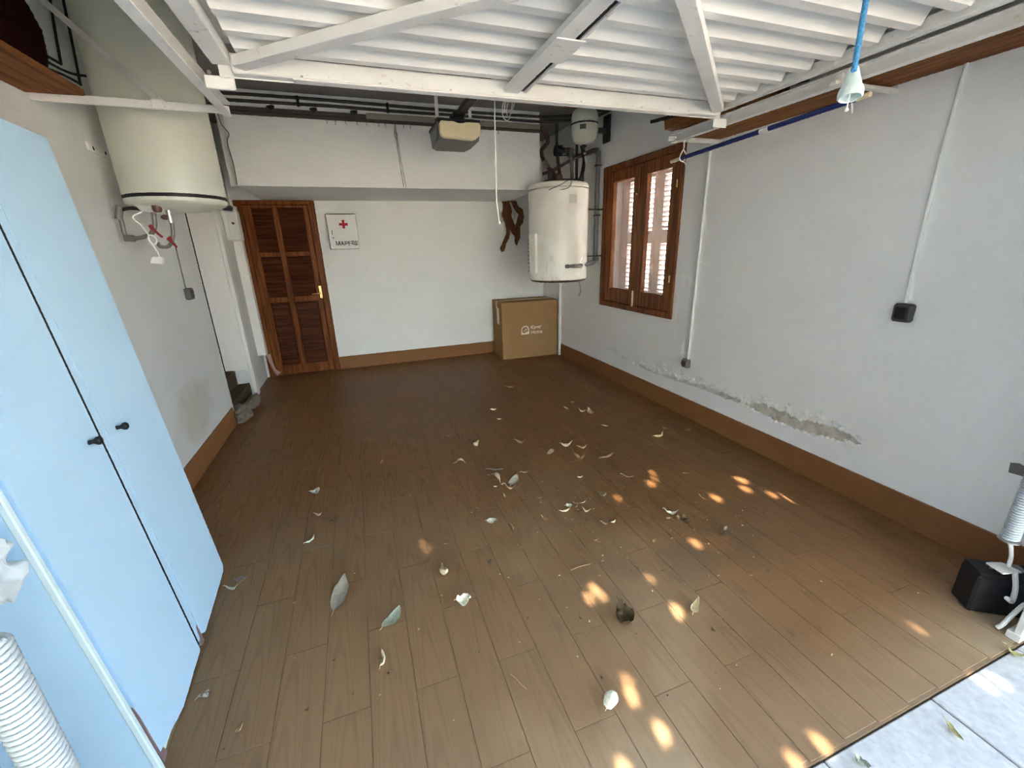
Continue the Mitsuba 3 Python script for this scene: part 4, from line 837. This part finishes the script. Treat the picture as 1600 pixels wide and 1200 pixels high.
def leaf(x, y, L, rot, wr, kind, tone, label, seed):
    L = max(L, .012)
    v, top, f = leaf_mesh(L, wr, kind, seed); n = len(v); f = np.array(f)
    g = np.random.default_rng(seed); R = RM(math.radians(rot), (0, 0, 1)) @ RM(g.normal(0, .26), (1, 0, 0)) @ RM(g.normal(0, .16), (0, 1, 0))
    if kind in ('boat', 'curl') and g.uniform() < .45: R = R @ RM(g.choice([-1, 1])*g.uniform(.5, 1.1), (1, 0, 0))
    if kind in ('cup',) and g.uniform() < .3: R = R @ RM(PI, (1, 0, 0))
    P = np.vstack([v, top])@R[:3, :3].T; base = -.0045 if y < YD else .0
    dz = base+.0012-P[:, 2].min(); P += V(x, y, dz)
    m = trimesh.Trimesh(P, np.vstack([f[:, ::-1], f+n]), process=False)
    key = thing('dry_leaf', label or 'small dry leaf scrap scattered on the brown floor', 'leaf', None if label else 'small dry leaf scraps on the floor')
    mat = 'm_leaf_'+tone
    if label and L > .04 and kind in ('oval', 'skel', 'cup', 'crump', 'boat', 'curl'):
        put('blade', m, mat, key, smooth=60)
        a, b_ = P[n+3], P[n+12*7+3]
        d = (a-b_)/(np.linalg.norm(a-b_)+1e-9); tip = a+d*L*.16; tip[2] = max(tip[2], base+.002)
        mid_ = [P[n+i*7+3]+V(0, 0, .0004) for i in range(11, -1, -1)]
        put('midrib', tube(np.array(mid_+[tip]), np.linspace(.0004, .0013, 13), 5), mat if kind in ('crump', 'skel') else 'm_leaf_cream', key)
    else:
        del labels[key]; scene[key] = mikit.ply(m, mat, smooth=60); tag(key, label or 'small dry leaf scrap scattered on the brown floor', 'leaf', None if label else 'small dry leaf scraps on the floor')
LEAVES = [
(-0.043, 1.445, 0.118, 53, 0.62, 'oval', 'palegreen', 'pale grey-green oval leaf with raised midrib, largest whole leaf on the near floor'),
(-0.25, 1.67, 0.166, 68, 0.45, 'skel', 'greyclear', 'grey skeleton leaf, longest on the floor, left of the pale green oval one'),
(0.199, 1.624, 0.098, 86, 0.85, 'curl', 'cream', 'cream leaf curled to a point, between the grey skeleton leaf and the leaf pile'),
(0.255, 1.423, 0.065, -9, 0.8, 'crump', 'white', 'crumpled whitish leaf with two little stalks, right of the pale green oval leaf'),
(-0.089, 1.278, 0.078, 82, 0.4, 'boat', 'cream', 'narrow cream leaf folded upright, just below the pale green oval leaf'),
(0.615, 0.849, 0.069, 31, 0.95, 'cup', 'white', 'pale white cup-shaped leaf with a stalk, nearest of the leaves in the middle foreground'),
(0.838, 1.1, 0.106, -92, 0.7, 'crump', 'darkbrown', 'large dark brown crumpled leaf between sun spots on the near floor'),
(1.144, 1.051, 0.079, 35, 0.85, 'curl', 'cream', 'cream cone-shaped curled leaf right of the large dark brown leaf'),
(1.537, 0.397, 0.058, -114, 0.5, 'boat', 'yellowgreen', 'yellow-green folded leaf lying on the grey outdoor pavers'),
(1.193, 0.445, 0.043, -60, 0.6, 'crump', 'greygreen', 'grey-green torn leaf on the paver at the bottom edge of the picture'),
(-0.682, 1.365, 0.047, 42, 0.65, 'crump', 'greyclear', 'thin see-through looking pale leaf near the foot of the wardrobe'),
(-0.542, 1.198, 0.03, 53, 0.7, 'curl', 'tan', 'small tan curled leaf at the bottom left of the floor'),
(-0.721, 1.891, 0.051, 12, 0.6, 'cup', 'greygreen', 'grey leaf tucked against the broken bottom corner of the wardrobe'),
(-0.41, 2.126, 0.075, 51, 0.35, 'boat', 'palegreen', 'narrow pale leaf folded lengthwise, left of the floor beside the wardrobe'),
(-0.389, 2.358, 0.044, -4, 0.7, 'cup', 'pink', 'small pinkish leaf above the narrow folded one on the left of the floor'),
(-0.418, 2.623, 0.062, 21, 0.6, 'crump', 'grey', 'small grey torn leaf, topmost of the three at the left of the floor'),
(-0.002, 2.892, 0.047, 71, 0.5, 'boat', 'tan', 'tiny tan scrap alone on the left half of the floor'),
(0.696, 2.872, 0.087, 53, 0.8, 'curl', 'cream', 'small cream triangular leaf between the cardboard box and the grey leaf pile'),
(0.523, 2.65, 0.068, -13, 0.5, 'cup', 'grey', 'small grey oval leaf just left of the grey leaf pile'),
(1.039, 3.521, 0.083, 32, 0.5, 'boat', 'cream', 'small cream leaf in front of the cardboard box, farther of a pair'),
(1.022, 3.294, 0.047, 1, 0.4, 'boat', 'cream', None),
(1.03, 2.777, 0.089, -23, 0.5, 'cup', 'tan', 'tan boat-shaped leaf above the pale round leaf'),
(1.173, 2.532, 0.076, 58, 0.8, 'oval', 'cream', 'bright cream rounded leaf standing out in the middle of the floor'),
(1.235, 2.714, 0.037, -91, 0.4, 'boat', 'tan', None),
(1.332, 2.588, 0.099, -2, 0.45, 'curl', 'cream', 'cream pointed leaf with a dark shadow beside it, right of the bright rounded leaf'),
(1.422, 2.504, 0.076, -64, 0.5, 'curl', 'tan', 'tan rolled leaf right of the cream pointed leaf with the dark shadow'),
(1.332, 2.379, 0.103, -13, 0.4, 'crump', 'brownflat', 'flat brown torn leaf below the cream pointed leaf'),
(1.517, 2.321, 0.094, -13, 0.35, 'boat', 'tan', 'tan leaf curved like an eyebrow, centre right of the floor'),
(1.462, 2.185, 0.055, -44, 0.5, 'crump', 'darkbrown', 'dark brown scrap just below the eyebrow-shaped tan leaf'),
(1.805, 3.398, 0.069, -86, 0.45, 'boat', 'pink', None),
(1.686, 3.285, 0.067, -71, 0.4, 'boat', 'pink', None),
(1.771, 3.16, 0.064, -24, 0.55, 'cup', 'cream', 'small cream leaf, brightest of the row of scraps in front of the window'),
(1.822, 3.087, 0.085, -71, 0.6, 'crump', 'tan', 'tan leaf just right of the brightest scrap in the row before the window'),
(1.798, 2.802, 0.052, -36, 0.45, 'boat', 'pink', 'pinkish leaf scrap, right end of the row in front of the window'),
(2.297, 2.687, 0.061, -37, 0.3, 'cup', 'brownflat', None),
(2.207, 2.567, 0.052, -63, 0.4, 'boat', 'tan', None),
(2.074, 2.439, 0.092, 5, 0.55, 'curl', 'yellowgreen', 'yellowish curled leaf near the skirting of the right wall'),
(2.341, 2.454, 0.071, -50, 0.5, 'crump', 'brownflat', 'flat brown scrap between the yellowish curled leaf and the right wall skirting'),
(2.433, 2.374, 0.044, -23, 0.3, 'boat', 'brownflat', None),
(1.938, 2.363, 0.038, -23, 0.3, 'boat', 'brownflat', None),
(0.719, 2.441, 0.134, 18, 0.5, 'skel', 'grey', 'two-lobed grey leaf, topmost of the leaf pile left of centre'),
(0.693, 2.318, 0.099, -56, 0.5, 'cup', 'tangrey', 'brownish grey leaf under the two-lobed one in the leaf pile'),
(0.791, 2.269, 0.094, 41, 0.75, 'oval', 'grey', 'broad light grey leaf on the right of the leaf pile'),
(0.733, 2.194, 0.074, -4, 0.5, 'cup', 'tan', 'tan curled leaf at the bottom of the leaf pile'),
(0.671, 2.135, 0.049, -91, 0.5, 'boat', 'cream', None),
(0.656, 2.258, 0.029, -23, 0.5, 'boat', 'cream', None),
(0.711, 2.268, 0.026, 54, 0.5, 'boat', 'cream', None),
(0.902, 2.346, 0.086, 32, 0.3, 'boat', 'brownflat', 'faint brown leaf up and right of the leaf pile'),
(0.532, 1.926, 0.061, -22, 0.75, 'oval', 'white', 'bright white rounded leaf below the leaf pile'),
(0.625, 1.828, 0.048, -100, 0.4, 'boat', 'tan', 'small tan upright leaf right of the bright white rounded leaf'),
(0.809, 1.832, 0.046, -53, 0.6, 'crump', 'tan', 'tan scrap left of and below the small cluster of leaves'),
(0.865, 2.033, 0.043, -36, 0.25, 'boat', 'tan', None),
(1.206, 2.147, 0.045, -4, 0.4, 'boat', 'cream', None),
(0.95, 1.852, 0.071, 8, 0.4, 'boat', 'cream', 'cream half-rolled leaf, left end of the small cluster right of centre'),
(0.989, 1.889, 0.041, -22, 0.8, 'crump', 'white', 'small white leaf inside the cluster right of centre'),
(1.051, 1.804, 0.057, -70, 0.5, 'curl', 'cream', 'cream leaf, right end of the small cluster right of centre'),
(1.034, 1.871, 0.051, 50, 0.4, 'boat', 'tan', None),
(1.087, 1.891, 0.044, 8, 0.3, 'boat', 'cream', None),
(1.021, 1.823, 0.033, -22, 0.6, 'crump', 'darkbrown', None),
(1.223, 1.908, 0.062, -73, 0.65, 'crump', 'tangrey', 'dull brown crumpled leaf right of the small cluster'),
(1.096, 1.666, 0.048, 6, 0.8, 'cup', 'tangrey', 'dull brown round leaf beside a cream folded one, below the small cluster'),
(1.147, 1.664, 0.048, 21, 0.5, 'boat', 'cream', 'cream folded leaf touching the dull round one, below the small cluster'),
(1.484, 1.608, 0.074, -33, 0.4, 'cup', 'white', 'white shell-shaped leaf arching over dark crumbs, right of centre'),
(1.515, 1.526, 0.062, -91, 0.5, 'crump', 'darkbrown', 'dark brown scrap right under the white shell-shaped leaf'),
(1.492, 1.56, 0.035, -111, 0.5, 'crump', 'tan', None),
(1.441, 1.581, 0.035, -22, 0.5, 'crump', 'tan', None),
(1.758, 1.665, 0.045, -63, 0.25, 'boat', 'tan', 'thin tan scrap between two sun spots on the right of the floor'),
(1.866, 1.933, 0.045, -23, 0.35, 'boat', 'tan', None),
(1.493, 2.036, 0.077, -27, 0.15, 'boat', 'tan', 'long thin tan stalk lying left of the twin sun spots'),
(1.246, 1.454, 0.032, 28, 0.6, 'crump', 'tan', None),
(1.649, 1.39, 0.041, 24, 0.5, 'crump', 'grey', 'small grey scrap with a dark one beside it, near the right wall'),
(1.605, 1.368, 0.041, 24, 0.5, 'crump', 'darkbrown', None),
(0.982, 1.56, 0.036, 16, 0.6, 'crump', 'tan', 'tan scrap below the dull round leaf and the small cluster'),
(0.254, 1.837, 0.023, -22, 0.5, 'boat', 'tan', None),
(0.424, 1.62, 0.035, 66, 0.5, 'crump', 'darkbrown', 'dark scrap below the bright white rounded leaf'),
(-0.299, 2.27, 0.059, 43, 0.35, 'crump', 'darkbrown', 'dark elongated scrap right of the small pinkish leaf'),
(0.09, 2.382, 0.032, -22, 0.7, 'crump', 'darkbrown', 'dark round scrap alone on the floor left of the leaf pile'),
(0.699, 3.957, 0.052, -24, 0.3, 'boat', 'tan', None),
(0.535, 3.13, 0.042, -23, 0.3, 'boat', 'tan', None),
(1.415, 4.091, 0.077, -25, 0.4, 'boat', 'tan', 'tan scrap lying farthest back on the floor'),
(1.188, 1.709, 0.025, -22, 0.7, 'crump', 'darkbrown', None),
(1.129, 0.939, 0.021, -95, 0.5, 'crump', 'darkbrown', 'dark scrap to the lower right of the cream cone-shaped leaf'),
(2.052, 0.476, 0.058, -57, 0.55, 'cup', 'yellowgreen', 'yellowish fallen leaf at the foot of the right door jamb'),
(-0.077, 1.221, 0.018, 28, 0.5, 'crump', 'darkbrown', 'dark scrap at the lower tip of the narrow upright cream leaf'),
(-0.345, 1.186, 0.015, 39, 0.4, 'crump', 'darkbrown', 'dark scrap nearest the wardrobe foot at the bottom left of the floor'),
]
for i_, a_ in enumerate(LEAVES): leaf(*a_, 100+i_)
cg = np.random.default_rng(21); crumbs = {'m_leaf_tan': [], 'm_leaf_darkbrown': [], 'm_leaf_cream': []}
def crumb(x, y, s, mat): crumbs[mat].append(hull([V(x, y, .0)+V(*(cg.normal(0, 1, 2)*s), abs(cg.normal(0, .5))*s+.0006) for _ in range(6)]))
for cx0, cy0, sx0, sy0, n in ((1.30, 1.62, .30, .22, 70), (1.55, 1.35, .25, .25, 46), (.95, 1.75, .25, .30, 36), (1.0, 1.2, .7, .45, 60), (.2, 1.4, .5, .5, 40), (1.2, 2.4, .6, .5, 40), (.86, 2.15, .12, .12, 14), (1.16, 1.83, .12, .08, 22), (1.5, 1.66, .10, .10, 22)):
    for _ in range(n):
        x, y = cg.normal(cx0, sx0), cg.normal(cy0, sy0)
        if -.6 < x < 2.4 and .55 < y < 3.6: crumb(x, y, cg.uniform(.0012, .0042), cg.choice(list(crumbs), p=(.4, .38, .22)))
for mat, lab in (('m_leaf_tan', 'tan leaf crumbs strewn over the brown floor'), ('m_leaf_darkbrown', 'dark dirt crumbs strewn over the brown floor'), ('m_leaf_cream', 'pale leaf crumbs strewn over the brown floor')):
    put('leaf_crumbs', crumbs[mat], mat, label=lab, cat='crumbs', kind='stuff')
for pts, lab in (([(.330, 1.058), (.345, 1.03), (.352, 1.01), (.366, .984)], 'thin bent twig on the near floor between the pale leaves'), ([(.764, 1.43), (.81, 1.437), (.868, 1.433)], 'thin pale straw on the floor below the small cluster of leaves')):
    put('twig', tube(spline([(x, y, .0035) for x, y in pts], 5), .0018, 6), 'm_leaf_tan', label=lab, cat='twig')

# ------------------------------------------------------------------ tree outside whose gaps let the sun spots through
SPOTS = [(2.23, 1.478, 1.8), (2.236, 1.512, 1.0), (2.138, 1.733, 1.2), (2.074, 1.655, 1.2), (1.837, 1.647, 1.1), (1.436, 1.373, 0.9), (1.585, 1.922, 0.9), (1.866, 0.67, 0.7), (1.678, 2.03, 0.5), (1.643, 1.965, 0.35), (0.81, 1.299, 0.75), (0.764, 1.263, 0.7), (0.823, 1.255, 0.5), (1.073, 1.079, 0.7), (0.687, 0.844, 0.8), (0.704, 0.892, 0.6), (0.805, 0.873, 0.5), (0.71, 0.718, 0.9), (1.29, 0.723, 0.7), (1.356, 0.69, 0.6), (1.134, 0.521, 0.9), (1.017, 0.512, 0.8), (2.164, 1.549, 0.7), (0.141, 1.893, 0.12), (0.159, 1.839, 0.12), (1.824, 0.467, 0.35), (1.821, 0.449, 0.25), (1.304, 1.867, 0.3), (0.545, 0.675, 0.6), (1.058, 1.061, 0.5), (1.878, 0.442, 0.4), (2.121, 1.757, 0.5), (1.078, 1.262, 0.2)]
tr = thing('tree', 'leafy green tree outside the entrance whose gaps let round sun spots onto the floor', 'tree')
ea = V(1, 0, 0)-SUN*SUN[0]; ea /= np.linalg.norm(ea); eb = np.cross(SUN, ea)
DT = 4.1
spots = np.array([(V(x, y, 0) @ ea, V(x, y, 0) @ eb, .0132*math.sqrt(s)) for x, y, s in SPOTS])
c0 = V(.8, .9, 0)
tg = np.random.default_rng(31); fv, ff = [], []
A_, B_ = c0 @ ea, c0 @ eb
for tier, n, rmax in ((0, 7000, .15), (1, 9000, .05), (2, 9000, .024)):
    a = tg.uniform(A_-2.9, A_+2.9, n); b_ = tg.uniform(B_-1.35, B_+1.25, n); w = DT+tg.normal(0, .25, n)
    if tier:
        pick = tg.integers(0, len(spots), n); rad = tg.uniform(0, .24 if tier == 1 else .09, n); th = tg.uniform(0, 2*PI, n)
        a, b_ = spots[pick, 0]+rad*np.cos(th), spots[pick, 1]+rad*np.sin(th)
    d = np.min(np.hypot(a[:, None]-spots[:, 0], b_[:, None]-spots[:, 1])-spots[:, 2], axis=1)
    for i in np.nonzero(d > .006)[0]:
        r = min(d[i], rmax)
        nr = SUN+tg.normal(0, .28, 3); nr /= np.linalg.norm(nr); u = np.cross(nr, tg.normal(0, 1, 3)); u /= np.linalg.norm(u); q = np.cross(nr, u)
        c = ea*a[i]+eb*b_[i]+SUN*w[i]; k = len(fv)
        fv += [c+u*r, c+q*r*.75, c-u*r, c-q*r*.75]; ff += [(k, k+1, k+2), (k, k+2, k+3)]
put('foliage', trimesh.Trimesh(fv, ff, process=False), 'm_foliage', tr, kind='stuff')
tc = ea*A_+eb*B_+SUN*DT
tb = V(tc[0]+2.9, tc[1]-1.2, -.03)
put('trunk', tube(spline([tb, tb+V(.05, .05, 1.2), tb+V(-.25, .2, 2.3), tc+V(1.7, -.6, .1)], 6), np.linspace(.20, .09, 19), 14), 'm_bark', tr, smooth=50)
for dx, dy, dz in ((1.6, .6, .3), (-1.5, .5, .2), (.6, -.9, .9), (-.5, .9, -.5)):
    put('branch', tube(spline([tb+V(-.25, .2, 2.3), tc+V(dx*.4+1.0, dy*.4-.9, dz*.4+.35), tc+V(dx, dy-.5, dz+.45)], 6), np.linspace(.07, .02, 13), 8), 'm_bark', tr, smooth=50)

t2 = thing('tree', 'second unseen leafy tree added to shade the pavers farther outside the entrance', 'tree')  # crown added out of view to cut light bouncing up from the ground
fv, ff = [], []
gx_, gy_ = tg.uniform(-4.5, 6.0, 9000), tg.uniform(-4.2, -.35, 9000)
for x, y in zip(gx_, gy_):
    c = V(x, y, 0)+SUN*(8.2+tg.normal(0, .5)-.12*(x-.8)**2*.25); r = tg.uniform(.08, .17)
    nr = SUN+tg.normal(0, .35, 3); nr /= np.linalg.norm(nr); u = np.cross(nr, tg.normal(0, 1, 3)); u /= np.linalg.norm(u); q = np.cross(nr, u); k = len(fv)
    fv += [c+u*r, c+q*r*.7, c-u*r, c-q*r*.7]; ff += [(k, k+1, k+2), (k, k+2, k+3)]
put('foliage', trimesh.Trimesh(fv, ff, process=False), 'm_foliage', t2, kind='stuff')
tb2 = V(5.2, -9.6, -.03)
put('trunk', tube(spline([tb2, tb2+V(-.1, .1, 2.0), tb2+V(-.5, .5, 4.0), tb2+V(-1.8, 1.2, 5.3)], 6), np.linspace(.28, .12, 19), 14), 'm_bark', t2, smooth=50)
for dx, dy, dz in ((-5.5, 2.0, .3), (-3.2, 3.0, .9), (-7.8, 1.6, -.3)):
    put('branch', tube(spline([tb2+V(-.9, .7, 4.6), tb2+V(dx*.5-.5, dy*.5, 5.2+dz*.5), tb2+V(dx, dy, 5.6+dz)], 6), np.linspace(.10, .03, 13), 8), 'm_bark', t2, smooth=50)
